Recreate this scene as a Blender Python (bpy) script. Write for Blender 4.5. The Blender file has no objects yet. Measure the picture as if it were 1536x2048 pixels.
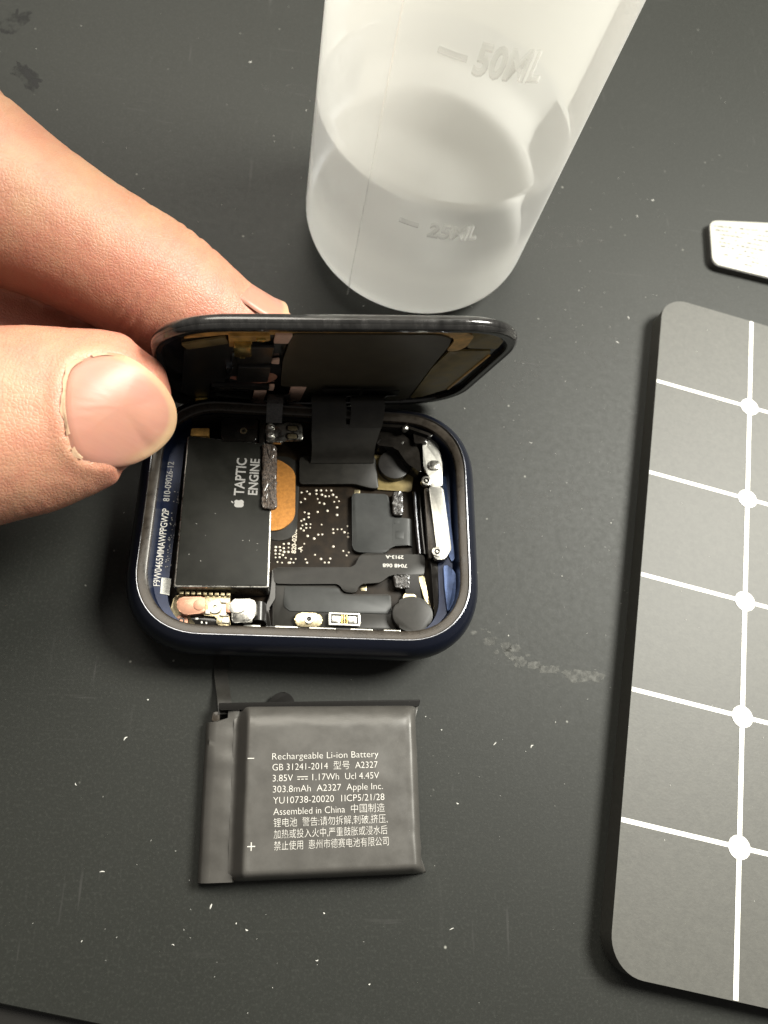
import bpy, bmesh, math, random
import numpy as np
from mathutils import Matrix, Vector, noise
random.seed(7); np.random.seed(7)
S = 0.001                                    # everything below is written in millimetres
scene = bpy.context.scene
COL = scene.collection
R = math.radians

# ------------------------------------------------------------------ camera
cam_d = bpy.data.cameras.new('camera'); cam = bpy.data.objects.new('camera', cam_d); COL.objects.link(cam)
cam_d.sensor_fit = 'HORIZONTAL'; cam_d.sensor_width = 36.0; cam_d.lens = 36.0*1520.4/1536.0
cam_d.clip_start = 0.002; cam_d.clip_end = 20.0
CT, CR, CY = 0.4059, 0.4295, -0.3923
cam.matrix_world = Matrix.Translation(Vector((-5.711, -37.378, 106.279))*S) @ (Matrix.Rotation(CY, 4, 'Z') @ Matrix.Rotation(CT, 4, 'X') @ Matrix.Rotation(CR, 4, 'Z'))
cam_d.dof.use_dof = True; cam_d.dof.focus_distance = 0.098; cam_d.dof.aperture_fstop = 45.0
scene.camera = cam

# ------------------------------------------------------------------ room light
world = bpy.data.worlds.new('World'); scene.world = world; world.use_nodes = True
wb = world.node_tree.nodes['Background']; wb.inputs[0].default_value = (1.0, 0.96, 0.90, 1); wb.inputs[1].default_value = 0.24

def area(name, loc, target, size, power, color, spread=180):
    l = bpy.data.lights.new(name, 'AREA'); l.shape = 'DISK'; l.size = size*S; l.energy = power; l.color = color; l.spread = R(spread)
    o = bpy.data.objects.new(name, l); COL.objects.link(o); o.location = Vector(loc)*S
    o.rotation_euler = (Vector(target)-Vector(loc)).to_track_quat('-Z', 'Y').to_euler()
    return o
area('ceiling_lamp', (240, 95, 320), (45, -5, 0), 150, 5.6, (1.0, 0.985, 0.90))
area('fill_panel', (-60, 340, 540), (0, 20, 0), 420, 5.2, (1.0, 0.95, 0.84))  # unseen soft fill, added in place of even ambient light

vs = scene.view_settings
vs.view_transform = 'Standard'; vs.look = 'None'; vs.gamma = 1.0; vs.exposure = 0.0; vs.use_curve_mapping = False
try: scene.display_settings.display_device = 'sRGB'
except Exception: pass
scene.cycles.max_bounces = 12; scene.cycles.transmission_bounces = 10; scene.cycles.transparent_max_bounces = 12

# ------------------------------------------------------------------ materials
MATS = {}
def mat(name, col, rough=0.5, metal=0.0, var=0.0, vscale=300.0, bump=0.0, bscale=1500.0, rvar=0.0, spec=0.36, coat=0.0, col2=None, aniso=None, detail=6.0):
    """procedural principled material; scales are per metre (1000 = one wave per mm)"""
    m = bpy.data.materials.new(name); m.use_nodes = True; nt = m.node_tree; b = nt.nodes['Principled BSDF']
    b.inputs['Base Color'].default_value = (*col, 1); b.inputs['Roughness'].default_value = rough; b.inputs['Metallic'].default_value = metal
    b.inputs['Specular IOR Level'].default_value = spec; b.inputs['Coat Weight'].default_value = coat; b.inputs['Coat Roughness'].default_value = 0.06
    tc = nt.nodes.new('ShaderNodeTexCoord'); src = tc.outputs['Object']
    if aniso:
        mp = nt.nodes.new('ShaderNodeMapping'); mp.inputs['Scale'].default_value = aniso; nt.links.new(src, mp.inputs[0]); src = mp.outputs[0]
    if var > 0 or rvar > 0:
        n = nt.nodes.new('ShaderNodeTexNoise'); n.inputs['Scale'].default_value = vscale; n.inputs['Detail'].default_value = detail; n.inputs['Roughness'].default_value = 0.65
        nt.links.new(src, n.inputs['Vector'])
        if var > 0:
            mx = nt.nodes.new('ShaderNodeMix'); mx.data_type = 'RGBA'
            c2 = col2 if col2 else tuple(min(1, c*(1+var)) for c in col); c1 = col if col2 else tuple(c*(1-var) for c in col)
            mx.inputs[6].default_value = (*c1, 1); mx.inputs[7].default_value = (*c2, 1)
            rp = nt.nodes.new('ShaderNodeMapRange'); rp.inputs[1].default_value = 0.35; rp.inputs[2].default_value = 0.68
            nt.links.new(n.outputs['Fac'], rp.inputs[0]); nt.links.new(rp.outputs[0], mx.inputs[0]); nt.links.new(mx.outputs[2], b.inputs['Base Color'])
        if rvar > 0:
            rr = nt.nodes.new('ShaderNodeMapRange'); rr.inputs[1].default_value = 0.3; rr.inputs[2].default_value = 0.7
            rr.inputs[3].default_value = max(0.02, rough-rvar); rr.inputs[4].default_value = min(1, rough+rvar)
            nt.links.new(n.outputs['Fac'], rr.inputs[0]); nt.links.new(rr.outputs[0], b.inputs['Roughness'])
    if bump > 0:
        n2 = nt.nodes.new('ShaderNodeTexNoise'); n2.inputs['Scale'].default_value = bscale; n2.inputs['Detail'].default_value = 5
        nt.links.new(src, n2.inputs['Vector'])
        bp = nt.nodes.new('ShaderNodeBump'); bp.inputs['Strength'].default_value = 0.6; bp.inputs['Distance'].default_value = bump*S
        nt.links.new(n2.outputs['Fac'], bp.inputs['Height']); nt.links.new(bp.outputs[0], b.inputs['Normal'])
    MATS[name] = m
    return m

M_navy = mat('navy_anodised_aluminium', (0.0030, 0.0042, 0.0095), 0.28, 0.1, spec=0.4, var=0.12, vscale=2500, bump=0.004, bscale=9000)
M_navy_in = mat('navy_inner_wall', (0.006, 0.010, 0.026), 0.3, 0.5, var=0.2, vscale=900)
M_rim = mat('seal_ledge', (0.026, 0.021, 0.016), 0.30, 0.15, spec=0.3, var=0.3, vscale=900, bump=0.006, bscale=3000, rvar=0.08)
M_chamfer = mat('polished_chamfer', (0.17, 0.175, 0.19), 0.2, 1.0, var=0.3, vscale=1200, bump=0.01, bscale=6000)
M_ceramic = mat('black_back_dome', (0.012, 0.012, 0.014), 0.12)
M_lidsheet = mat('dark_brown_sheet', (0.055, 0.047, 0.032), 0.45, spec=0.3, var=0.15, vscale=300, bump=0.006, bscale=600)
M_pcb = mat('dark_circuit_board', (0.010, 0.0065, 0.0035), 0.45, var=0.5, vscale=500, spec=0.12, bump=0.006, bscale=900)
M_blk = mat('satin_black_plastic', (0.012, 0.011, 0.010), 0.34, var=0.3, vscale=700, bump=0.004, bscale=3000)
M_gloss = mat('glossy_black', (0.008, 0.007, 0.006), 0.12, var=0.4, vscale=500, rvar=0.06)
M_worn = mat('worn_glossy_black_edge', (0.024, 0.023, 0.022), 0.16, 0.35, var=0.5, vscale=700, bump=0.012, bscale=2500, rvar=0.1, coat=0.5, aniso=(1, 1, .3))
M_flex = mat('black_flex_film', (0.013, 0.012, 0.010), 0.42, spec=0.22, var=0.25, vscale=600, bump=0.01, bscale=500)
M_pad = mat('dark_grey_film', (0.020, 0.021, 0.020), 0.45, spec=0.25, var=0.2, vscale=500, bump=0.006, bscale=900)
M_taptic = mat('black_coated_steel', (0.012, 0.012, 0.010), 0.42, 0.0, spec=0.14, var=0.2, vscale=400, bump=0.003, bscale=5000, rvar=0.05)
M_steel = mat('stainless_steel', (0.36, 0.35, 0.32), 0.30, 1.0, var=0.25, vscale=1200, bump=0.012, bscale=3000, rvar=0.1)
M_bright = mat('bright_steel', (0.42, 0.41, 0.375), 0.35, 0.85, var=0.15, vscale=1500, bump=0.01, bscale=3000)
M_gold = mat('gold_plate', (0.504, 0.364, 0.112), 0.27, 1.0, var=0.35, vscale=1500, bump=0.015, bscale=3000)
M_palegold = mat('pale_gold_plate', (0.40, 0.34, 0.21), 0.30, 0.9, var=0.35, vscale=1800, bump=0.02, bscale=2500)
M_copper_lit = mat('lit_copper_pad', (0.72, 0.47, 0.36), 0.45, 0.0, var=0.1, vscale=1500)  # copper lightened for bounce light under the lid, put into the colour
M_copper = mat('copper_foil', (0.434, 0.231, 0.154), 0.42, 0.55, var=0.12, vscale=1500, bump=0.006, bscale=2500)
M_orange = mat('orange_copper_pad', (0.350, 0.150, 0.032), 0.42, 0.35, var=0.22, vscale=2500, bump=0.012, bscale=5000)
M_brown = mat('olive_brown_film', (0.17, 0.13, 0.055), 0.35, 0.0, var=0.3, vscale=500, rvar=0.08)
M_amber = mat('amber_film', (0.52, 0.30, 0.085), 0.33, 0.1, var=0.4, vscale=700, bump=0.02, bscale=1200)
M_foam = mat('brown_foam', (0.055, 0.040, 0.030), 0.55, var=0.9, vscale=3500, bump=0.25, bscale=5500, coat=0.35)
M_foam2 = mat('black_foam', (0.022, 0.019, 0.017), 0.4, var=0.9, vscale=3500, bump=0.25, bscale=4500, coat=0.5)
M_white = mat('white_print', (0.40, 0.385, 0.355), 0.5)
M_greyprint = mat('grey_print', (0.252, 0.245, 0.231), 0.45)
M_dotmat = mat('via_dot', (0.434, 0.392, 0.322), 0.4, 0.2)
M_pouch = mat('dark_battery_foil', (0.054, 0.051, 0.046), 0.38, 0.15, var=0.12, vscale=250, bump=0.012, bscale=700, rvar=0.05)
M_pouch_edge = mat('black_foil_edge', (0.006, 0.0055, 0.005), 0.5, spec=0.06, bump=0.02, bscale=900)
M_sticker = mat('grey_sticker', (0.55, 0.55, 0.50), 0.5, var=0.35, vscale=7000)
M_card_side = mat('dark_card_edge', (0.05, 0.048, 0.045), 0.4)
M_card = mat('white_card', (0.27, 0.265, 0.235), 0.4, var=0.03, vscale=200)
M_ink = mat('grey_ink', (0.018, 0.017, 0.012), 0.9, spec=0.0)
M_grid = mat('white_grid_paint', (0.56, 0.55, 0.51), 0.5, var=0.2, vscale=3500)
M_board = mat('charcoal_magnetic_sheet', (0.046, 0.045, 0.039), 0.55, spec=0.38, var=0.12, vscale=1300, bump=0.02, bscale=2600, detail=10)
M_lint = mat('white_lint', (0.36, 0.355, 0.33), 0.7)
M_residue = mat('dried_glue', (0.030, 0.030, 0.027), 0.65, var=0.4, vscale=1500, bump=0.05, bscale=2500)
def film_mat(name, col, lo, hi, scale):
    m = mat(name, col, .6, spec=.3); nt = m.node_tree; b = nt.nodes['Principled BSDF']; tc = nt.nodes.new('ShaderNodeTexCoord')
    n = nt.nodes.new('ShaderNodeTexNoise'); n.inputs['Scale'].default_value = scale; n.inputs['Detail'].default_value = 8; n.inputs['Roughness'].default_value = .7; nt.links.new(tc.outputs['Object'], n.inputs['Vector'])
    r = nt.nodes.new('ShaderNodeMapRange'); r.inputs[1].default_value = lo; r.inputs[2].default_value = hi; r.inputs[4].default_value = .8; nt.links.new(n.outputs['Fac'], r.inputs[0]); nt.links.new(r.outputs[0], b.inputs['Alpha'])
    return m
M_residue = film_mat('dried_glue_film', (0.060, 0.060, 0.053), .38, .62, 1100)
M_scuff = film_mat('pale_scuff', (0.050, 0.050, 0.046), .52, .72, 900)
M_stain = film_mat('dark_wet_stain', (0.003, 0.003, 0.003), .42, .58, 300)
M_desk = mat('dark_desk', (0.005, 0.0045, 0.0035), 0.5, var=0.3, vscale=100)
M_nail_dry = mat('dry_cuticle', (0.38, 0.245, 0.155), 0.7, var=0.15, vscale=1500, bump=0.05, bscale=2500)

def workmat():
    m = bpy.data.materials.new('dusty_rubber_mat'); m.use_nodes = True; nt = m.node_tree; b = nt.nodes['Principled BSDF']; N = nt.nodes.new; L = nt.links.new
    tc = N('ShaderNodeTexCoord')
    def nz(scale, detail=6, rough=.6, stretch=None):
        n = N('ShaderNodeTexNoise'); n.inputs['Scale'].default_value = scale; n.inputs['Detail'].default_value = detail; n.inputs['Roughness'].default_value = rough
        if stretch:
            mp = N('ShaderNodeMapping'); mp.inputs['Scale'].default_value = stretch[:3]; mp.inputs['Rotation'].default_value = (0, 0, stretch[3]); L(tc.outputs['Object'], mp.inputs[0]); L(mp.outputs[0], n.inputs['Vector'])
        else: L(tc.outputs['Object'], n.inputs['Vector'])
        return n.outputs['Fac']
    def rng(s, a, b_, lo=0, hi=1):
        r = N('ShaderNodeMapRange'); r.inputs[1].default_value = a; r.inputs[2].default_value = b_; r.inputs[3].default_value = lo; r.inputs[4].default_value = hi; L(s, r.inputs[0]); return r.outputs[0]
    def mul(a, b_):
        r = N('ShaderNodeMath'); r.operation = 'MULTIPLY'; L(a, r.inputs[0]); L(b_, r.inputs[1]); return r.outputs[0]
    def mix(f, a, col):
        x = N('ShaderNodeMix'); x.data_type = 'RGBA'; L(f, x.inputs[0]); x.inputs[7].default_value = (*col, 1)
        if isinstance(a, tuple): x.inputs[6].default_value = (*a, 1)
        else: L(a, x.inputs[6])
        return x.outputs[2]
    c = mix(rng(nz(28, 5), .35, .7), (0.0100, 0.0107, 0.0088), (0.0112, 0.0120, 0.0100))
    smudge = mul(rng(nz(60, 8, .7), .52, .72), rng(nz(900, 6, .7), .45, .75))
    c = mix(mul(smudge, rng(nz(15, 2), .45, .65, 0, .7)), c, (0.028, 0.029, 0.026))
    scr = mul(rng(nz(900, 5, .6, (1.0, .05, 1, .5)), .62, .70), rng(nz(120, 3), .50, .62))
    scr2 = mul(rng(nz(800, 5, .6, (.06, 1.0, 1, .35)), .63, .71), rng(nz(95, 3), .50, .62))
    c = mix(scr2, c, (0.022, 0.022, 0.020))
    grain = rng(nz(2600, 3, .6), .50, .72, 0, .8)
    c = mix(grain, c, (0.019, 0.020, 0.017))
    c = mix(scr, c, (0.022, 0.022, 0.020))
    v = N('ShaderNodeTexVoronoi'); v.inputs['Scale'].default_value = 420; v.inputs['Randomness'].default_value = 1; L(tc.outputs['Object'], v.inputs['Vector'])
    speck = mul(rng(v.outputs['Distance'], .10, .03), rng(nz(330, 2), .60, .66))
    c = mix(speck, c, (0.18, 0.18, 0.16))
    L(c, b.inputs['Base Color'])
    L(rng(nz(900, 6), .3, .7, .54, .60), b.inputs['Roughness']); b.inputs['Specular IOR Level'].default_value = .24
    n2 = nz(3800, 4); bp = N('ShaderNodeBump'); bp.inputs['Strength'].default_value = .5; bp.inputs['Distance'].default_value = .02*S; L(n2, bp.inputs['Height']); L(bp.outputs[0], b.inputs['Normal'])
    return m
M_mat = workmat()

def skin_mat(name, c1, c2, rough, sss):
    m = bpy.data.materials.new(name); m.use_nodes = True; nt = m.node_tree; b = nt.nodes['Principled BSDF']; N = nt.nodes.new; L = nt.links.new
    tc = N('ShaderNodeTexCoord')
    n = N('ShaderNodeTexNoise'); n.inputs['Scale'].default_value = 190; n.inputs['Detail'].default_value = 8; n.inputs['Roughness'].default_value = .65; L(tc.outputs['Object'], n.inputs['Vector'])
    rp = N('ShaderNodeMapRange'); rp.inputs[1].default_value = .36; rp.inputs[2].default_value = .64; L(n.outputs['Fac'], rp.inputs[0])
    at = N('ShaderNodeAttribute'); at.attribute_name = 'flush'
    ad = N('ShaderNodeMath'); ad.operation = 'MULTIPLY_ADD'; ad.inputs[1].default_value = .5; L(rp.outputs[0], ad.inputs[0]); L(at.outputs['Fac'], ad.inputs[2])
    mx = N('ShaderNodeMix'); mx.data_type = 'RGBA'; mx.inputs[6].default_value = (*c1, 1); mx.inputs[7].default_value = (*c2, 1); mx.clamp_factor = True
    L(ad.outputs[0], mx.inputs[0]); L(mx.outputs[2], b.inputs['Base Color'])
    b.inputs['Roughness'].default_value = rough; b.inputs['Subsurface Weight'].default_value = sss
    b.inputs['Subsurface Radius'].default_value = (1.0, .35, .18); b.inputs['Subsurface Scale'].default_value = .0016
    v = N('ShaderNodeTexVoronoi'); v.feature = 'DISTANCE_TO_EDGE'; v.inputs['Scale'].default_value = 2300; v.inputs['Randomness'].default_value = 1.0
    wn = N('ShaderNodeTexNoise'); wn.inputs['Scale'].default_value = 700; wn.inputs['Detail'].default_value = 4; L(tc.outputs['Object'], wn.inputs['Vector'])
    wm = N('ShaderNodeMix'); wm.data_type = 'VECTOR'; wm.inputs[0].default_value = .0007; L(tc.outputs['Object'], wm.inputs[4]); L(wn.outputs['Color'], wm.inputs[5]); L(wm.outputs[1], v.inputs['Vector'])
    cr = N('ShaderNodeMapRange'); cr.inputs[1].default_value = 0; cr.inputs[2].default_value = .22; L(v.outputs['Distance'], cr.inputs[0])
    ad2 = N('ShaderNodeMath'); ad2.operation = 'ADD'; L(cr.outputs[0], ad2.inputs[0]); L(wn.outputs['Fac'], ad2.inputs[1])
    bp = N('ShaderNodeBump'); mp = N('ShaderNodeMapping'); mp.inputs['Rotation'].default_value = (0, .3, .35); mp.inputs['Scale'].default_value = (1500, 260, 260); L(tc.outputs['Object'], mp.inputs[0])
    wr = N('ShaderNodeTexNoise'); wr.inputs['Scale'].default_value = 1; wr.inputs['Detail'].default_value = 4; L(mp.outputs[0], wr.inputs['Vector'])
    ad3 = N('ShaderNodeMath'); ad3.operation = 'MULTIPLY_ADD'; ad3.inputs[1].default_value = 1.6; L(wr.outputs['Fac'], ad3.inputs[0]); L(ad2.outputs[0], ad3.inputs[2])
    bp.inputs['Strength'].default_value = .42; bp.inputs['Distance'].default_value = .065*S; L(ad3.outputs[0], bp.inputs['Height']); L(bp.outputs[0], b.inputs['Normal'])
    return m
M_skin = skin_mat('skin', (0.380, 0.222, 0.132), (0.345, 0.128, 0.086), .5, .4)

def nail_mat():
    m = bpy.data.materials.new('fingernail'); m.use_nodes = True; nt = m.node_tree; b = nt.nodes['Principled BSDF']; N = nt.nodes.new; L = nt.links.new
    at = N('ShaderNodeAttribute'); at.attribute_name = 'free_edge'
    mx = N('ShaderNodeMix'); mx.data_type = 'RGBA'; mx.inputs[6].default_value = (0.335, 0.165, 0.118, 1); mx.inputs[7].default_value = (0.36, 0.235, 0.14, 1); L(at.outputs['Fac'], mx.inputs[0])
    tc = N('ShaderNodeTexCoord'); n = N('ShaderNodeTexNoise'); n.inputs['Scale'].default_value = 260; n.inputs['Detail'].default_value = 5; L(tc.outputs['Object'], n.inputs['Vector'])
    m2 = N('ShaderNodeMix'); m2.data_type = 'RGBA'; m2.blend_type = 'MULTIPLY'; m2.inputs[0].default_value = .45; L(mx.outputs[2], m2.inputs[6]); L(n.outputs['Color'], m2.inputs[7])
    rp = N('ShaderNodeMix'); rp.data_type = 'RGBA'; rp.inputs[0].default_value = .3; L(mx.outputs[2], rp.inputs[6]); L(m2.outputs[2], rp.inputs[7]); L(rp.outputs[2], b.inputs['Base Color'])
    b.inputs['Roughness'].default_value = .42
    mp = N('ShaderNodeMapping'); mp.inputs['Rotation'].default_value = (0, 0, -.26); mp.inputs['Scale'].default_value = (120, 1700, 400); L(tc.outputs['Object'], mp.inputs[0])
    rn = N('ShaderNodeTexNoise'); rn.inputs['Scale'].default_value = 1; rn.inputs['Detail'].default_value = 3; L(mp.outputs[0], rn.inputs['Vector'])
    bp = N('ShaderNodeBump'); bp.inputs['Strength'].default_value = .35; bp.inputs['Distance'].default_value = .05*S; L(rn.outputs['Fac'], bp.inputs['Height']); L(bp.outputs[0], b.inputs['Normal'])
    b.inputs['Subsurface Weight'].default_value = .3; b.inputs['Subsurface Radius'].default_value = (1, .4, .25); b.inputs['Subsurface Scale'].default_value = .0008
    b.inputs['Specular IOR Level'].default_value = .32; b.inputs['Coat Weight'].default_value = 0
    return m
M_nail = nail_mat()

def bottle_mat():
    m = bpy.data.materials.new('translucent_polyethylene'); m.use_nodes = True; nt = m.node_tree; N = nt.nodes.new; L = nt.links.new
    for n in list(nt.nodes):
        if n.type == 'BSDF_PRINCIPLED': nt.nodes.remove(n)
    out = [n for n in nt.nodes if n.type == 'OUTPUT_MATERIAL'][0]
    tc = N('ShaderNodeTexCoord'); nz = N('ShaderNodeTexNoise'); nz.inputs['Scale'].default_value = 45; nz.inputs['Detail'].default_value = 5; L(tc.outputs['Object'], nz.inputs['Vector'])
    bp = N('ShaderNodeBump'); bp.inputs['Strength'].default_value = .25; bp.inputs['Distance'].default_value = .15*S; L(nz.outputs['Fac'], bp.inputs['Height'])
    tl = N('ShaderNodeBsdfTranslucent'); tl.inputs[0].default_value = (.95, .945, .90, 1)
    df = N('ShaderNodeBsdfDiffuse'); df.inputs[0].default_value = (.80, .795, .75, 1); L(bp.outputs[0], df.inputs['Normal'])
    tr = N('ShaderNodeBsdfTransparent'); tr.inputs[0].default_value = (1, .995, .98, 1)
    gl = N('ShaderNodeBsdfGlossy'); gl.inputs[0].default_value = (1, 1, 1, 1); gl.inputs['Roughness'].default_value = .45; L(bp.outputs[0], gl.inputs['Normal'])
    m1 = N('ShaderNodeMixShader'); m1.inputs[0].default_value = .34; L(tl.outputs[0], m1.inputs[1]); L(df.outputs[0], m1.inputs[2])
    m2 = N('ShaderNodeMixShader'); sx = N('ShaderNodeSeparateXYZ'); L(tc.outputs['Object'], sx.inputs[0]); th = N('ShaderNodeMapRange'); th.interpolation_type = 'SMOOTHSTEP'; th.inputs[1].default_value = .012; th.inputs[2].default_value = .0205; th.inputs[3].default_value = .06; th.inputs[4].default_value = .46; L(sx.outputs[2], th.inputs[0]); L(th.outputs[0], m2.inputs[0]); L(m1.outputs[0], m2.inputs[1]); L(tr.outputs[0], m2.inputs[2])  # milkier low down: glow of light focused at the foot, put into the wall
    m3 = N('ShaderNodeMixShader'); lw = N('ShaderNodeLayerWeight'); lw.inputs[0].default_value = .10; L(lw.outputs['Fresnel'], m3.inputs[0]); L(m2.outputs[0], m3.inputs[1]); L(gl.outputs[0], m3.inputs[2])
    L(m3.outputs[0], out.inputs[0])
    return m
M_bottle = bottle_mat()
def liquid_mat():
    m = bpy.data.materials.new('clear_liquid'); m.use_nodes = True; nt = m.node_tree; N = nt.nodes.new; L = nt.links.new
    for n in list(nt.nodes):
        if n.type == 'BSDF_PRINCIPLED': nt.nodes.remove(n)
    out = [n for n in nt.nodes if n.type == 'OUTPUT_MATERIAL'][0]
    tr = N('ShaderNodeBsdfTransparent'); tr.inputs[0].default_value = (.90, .905, .92, 1); L(tr.outputs[0], out.inputs[0])
    return m
def surface_mat():
    m = bpy.data.materials.new('liquid_surface'); m.use_nodes = True; b = m.node_tree.nodes['Principled BSDF']
    b.inputs['Base Color'].default_value = (.95, .96, .98, 1); b.inputs['Roughness'].default_value = .14; b.inputs['IOR'].default_value = 1.33; b.inputs['Transmission Weight'].default_value = 1.0
    return m
M_surface = surface_mat()
M_liquid = liquid_mat()
def emboss_mat():
    m = bpy.data.materials.new('embossed_polyethylene'); m.use_nodes = True; nt = m.node_tree; N = nt.nodes.new; L = nt.links.new
    for n in list(nt.nodes):
        if n.type == 'BSDF_PRINCIPLED': nt.nodes.remove(n)
    out = [n for n in nt.nodes if n.type == 'OUTPUT_MATERIAL'][0]
    tr = N('ShaderNodeBsdfTransparent'); df = N('ShaderNodeBsdfTranslucent'); df.inputs[0].default_value = (1, .99, .95, 1)
    gl = N('ShaderNodeBsdfGlossy'); gl.inputs['Roughness'].default_value = .18
    m1 = N('ShaderNodeMixShader'); m1.inputs[0].default_value = .22; L(tr.outputs[0], m1.inputs[1]); L(df.outputs[0], m1.inputs[2])
    m2 = N('ShaderNodeMixShader'); m2.inputs[0].default_value = .16; L(m1.outputs[0], m2.inputs[1]); L(gl.outputs[0], m2.inputs[2]); L(m2.outputs[0], out.inputs[0])
    return m
M_emboss = emboss_mat()

# ------------------------------------------------------------------ helpers
def link(name, me, m, parent=None, smooth=False):
    o = bpy.data.objects.new(name, me); COL.objects.link(o)
    if m is not None and not me.materials: me.materials.append(m)
    if parent is not None: o.parent = parent
    if smooth: me.polygons.foreach_set('use_smooth', [True]*len(me.polygons))
    return o
def tag(o, label=None, cat=None, kind=None, group=None):
    if label: o['label'] = label
    if cat: o['category'] = cat
    if kind: o['kind'] = kind
    if group: o['group'] = group
    return o
def empty(name, loc=(0, 0, 0)):
    o = bpy.data.objects.new(name, None); COL.objects.link(o); o.location = Vector(loc)*S; o.empty_display_size = .01; return o
def raw(name, V, F, m, parent=None, smooth=False, sharp=None):
    me = bpy.data.meshes.new(name); me.from_pydata([(x*S, y*S, z*S) for x, y, z in V], [], F); me.update()
    o = link(name, me, m, parent, smooth)
    if sharp is not None:
        try: me.set_sharp_from_angle(angle=R(sharp))
        except Exception: pass
    return o
def rrect(a, b, r, n=8, cx=0, cy=0, p=2.0):
    """rounded rectangle outline, counter-clockwise; p > 2 squares the corner like a superellipse"""
    P = []
    for sx, sy, a0 in ((1, 1, 0), (-1, 1, 90), (-1, -1, 180), (1, -1, 270)):
        for i in range(n+1):
            t = R(a0+90*i/n); c, s = math.cos(t), math.sin(t)
            c = math.copysign(abs(c)**(2/p), c); s = math.copysign(abs(s)**(2/p), s)
            P.append((cx+sx*(a-r)+r*c, cy+sy*(b-r)+r*s))
    return P
def fillet(poly, r, n=4):
    out = []; k = len(poly)
    for i in range(k):
        p0, p1, p2 = Vector(poly[i-1]), Vector(poly[i]), Vector(poly[(i+1) % k])
        d0, d1 = (p0-p1), (p2-p1); rr = min(r, d0.length*.45, d1.length*.45)
        A = p1+d0.normalized()*rr; B = p1+d1.normalized()*rr
        for j in range(n+1):
            t = j/n; out.append(tuple(A*(1-t)**2+p1*2*t*(1-t)+B*t*t))
    return out
def ccw(P):
    s = sum(P[i-1][0]*P[i][1]-P[i][0]*P[i-1][1] for i in range(len(P)))
    return P if s > 0 else P[::-1]
def prism(name, poly, z0, z1, m, parent=None, bev=0.06, seg=2):
    """extruded outline with a bevelled upper rim"""
    P = ccw(list(poly)); bm = bmesh.new()
    lo = [bm.verts.new((x*S, y*S, z0*S)) for x, y in P]; hi = [bm.verts.new((x*S, y*S, z1*S)) for x, y in P]
    top = bm.faces.new(hi); bm.faces.new(lo[::-1])
    for i in range(len(P)):
        j = (i+1) % len(P); bm.faces.new((lo[i], lo[j], hi[j], hi[i]))
    if bev > 0:
        bmesh.ops.bevel(bm, geom=list(top.edges), offset=bev*S, segments=seg, affect='EDGES', profile=.6, clamp_overlap=True)
    me = bpy.data.meshes.new(name); bm.to_mesh(me); bm.free()
    o = link(name, me, m, parent, True)
    try: me.set_sharp_from_angle(angle=R(35))
    except Exception: pass
    return o
def loops(name, L, m, parent=None, close0=False, close1=False, smooth=True, sharp=40):
    """skin through a list of equal-length closed loops of 3D points"""
    n = len(L[0]); V = [p for l in L for p in l]; F = []
    for k in range(len(L)-1):
        for i in range(n):
            j = (i+1) % n; F.append((k*n+i, k*n+j, (k+1)*n+j, (k+1)*n+i))
    if close0: F.append(tuple(range(n))[::-1])
    if close1: F.append(tuple((len(L)-1)*n+i for i in range(n)))
    return raw(name, V, F, m, parent, smooth, sharp)
def disc(name, cx, cy, r, z0, z1, m, parent=None, bev=.1, n=28, ry=None):
    return prism(name, [(cx+r*math.cos(2*math.pi*i/n), cy+(ry or r)*math.sin(2*math.pi*i/n)) for i in range(n)], z0, z1, m, parent, bev)
def ring(name, cx, cy, r0, r1, z0, z1, m, parent=None, n=28):
    c = lambda r, z: [(cx+r*math.cos(2*math.pi*i/n), cy+r*math.sin(2*math.pi*i/n), z) for i in range(n)]
    return loops(name, [c(r1, z0), c(r1, z1), c(r0, z1), c(r0, z0)], m, parent)
def ribbon(name, rows, th, m, parent=None, sub=5, nx=4):
    """thin film through rows of (left point, right point); Catmull-Rom along its length"""
    rows = [(Vector(a), Vector(b)) for a, b in rows]; fine = []
    def cr(p0, p1, p2, p3, t): return .5*((2*p1)+(-p0+p2)*t+(2*p0-5*p1+4*p2-p3)*t*t+(-p0+3*p1-3*p2+p3)*t**3)
    for i in range(len(rows)-1):
        q = [rows[max(0, i-1)], rows[i], rows[i+1], rows[min(len(rows)-1, i+2)]]
        for k in range(sub): fine.append((cr(*[x[0] for x in q], k/sub), cr(*[x[1] for x in q], k/sub)))
    fine.append(rows[-1])
    V = []; F = []; w = nx+1
    grid = [[a.lerp(b, j/nx) for j in range(w)] for a, b in fine]
    nrm = []
    for i in range(len(fine)):
        d = (fine[min(i+1, len(fine)-1)][0]-fine[max(i-1, 0)][0]); s = fine[i][1]-fine[i][0]; nrm.append(s.cross(d).normalized())
    for i, g in enumerate(grid): V += [tuple(p) for p in g]
    off = len(V)
    for i, g in enumerate(grid): V += [tuple(p-nrm[i]*th) for p in g]
    for i in range(len(fine)-1):
        for j in range(nx):
            a = i*w+j; F.append((a, a+1, a+w+1, a+w)); F.append((off+a, off+a+w, off+a+w+1, off+a+1))
        a = i*w; F.append((a, a+w, off+a+w, off+a)); a = i*w+nx; F.append((a, off+a, off+a+w, a+w))
    F.append(tuple([j for j in range(w)][::-1]+[off+j for j in range(w)])); e = (len(fine)-1)*w
    F.append(tuple([e+j for j in range(w)]+[off+e+j for j in range(w)][::-1]))
    return raw(name, V, F, m, parent, True, 50)
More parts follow.
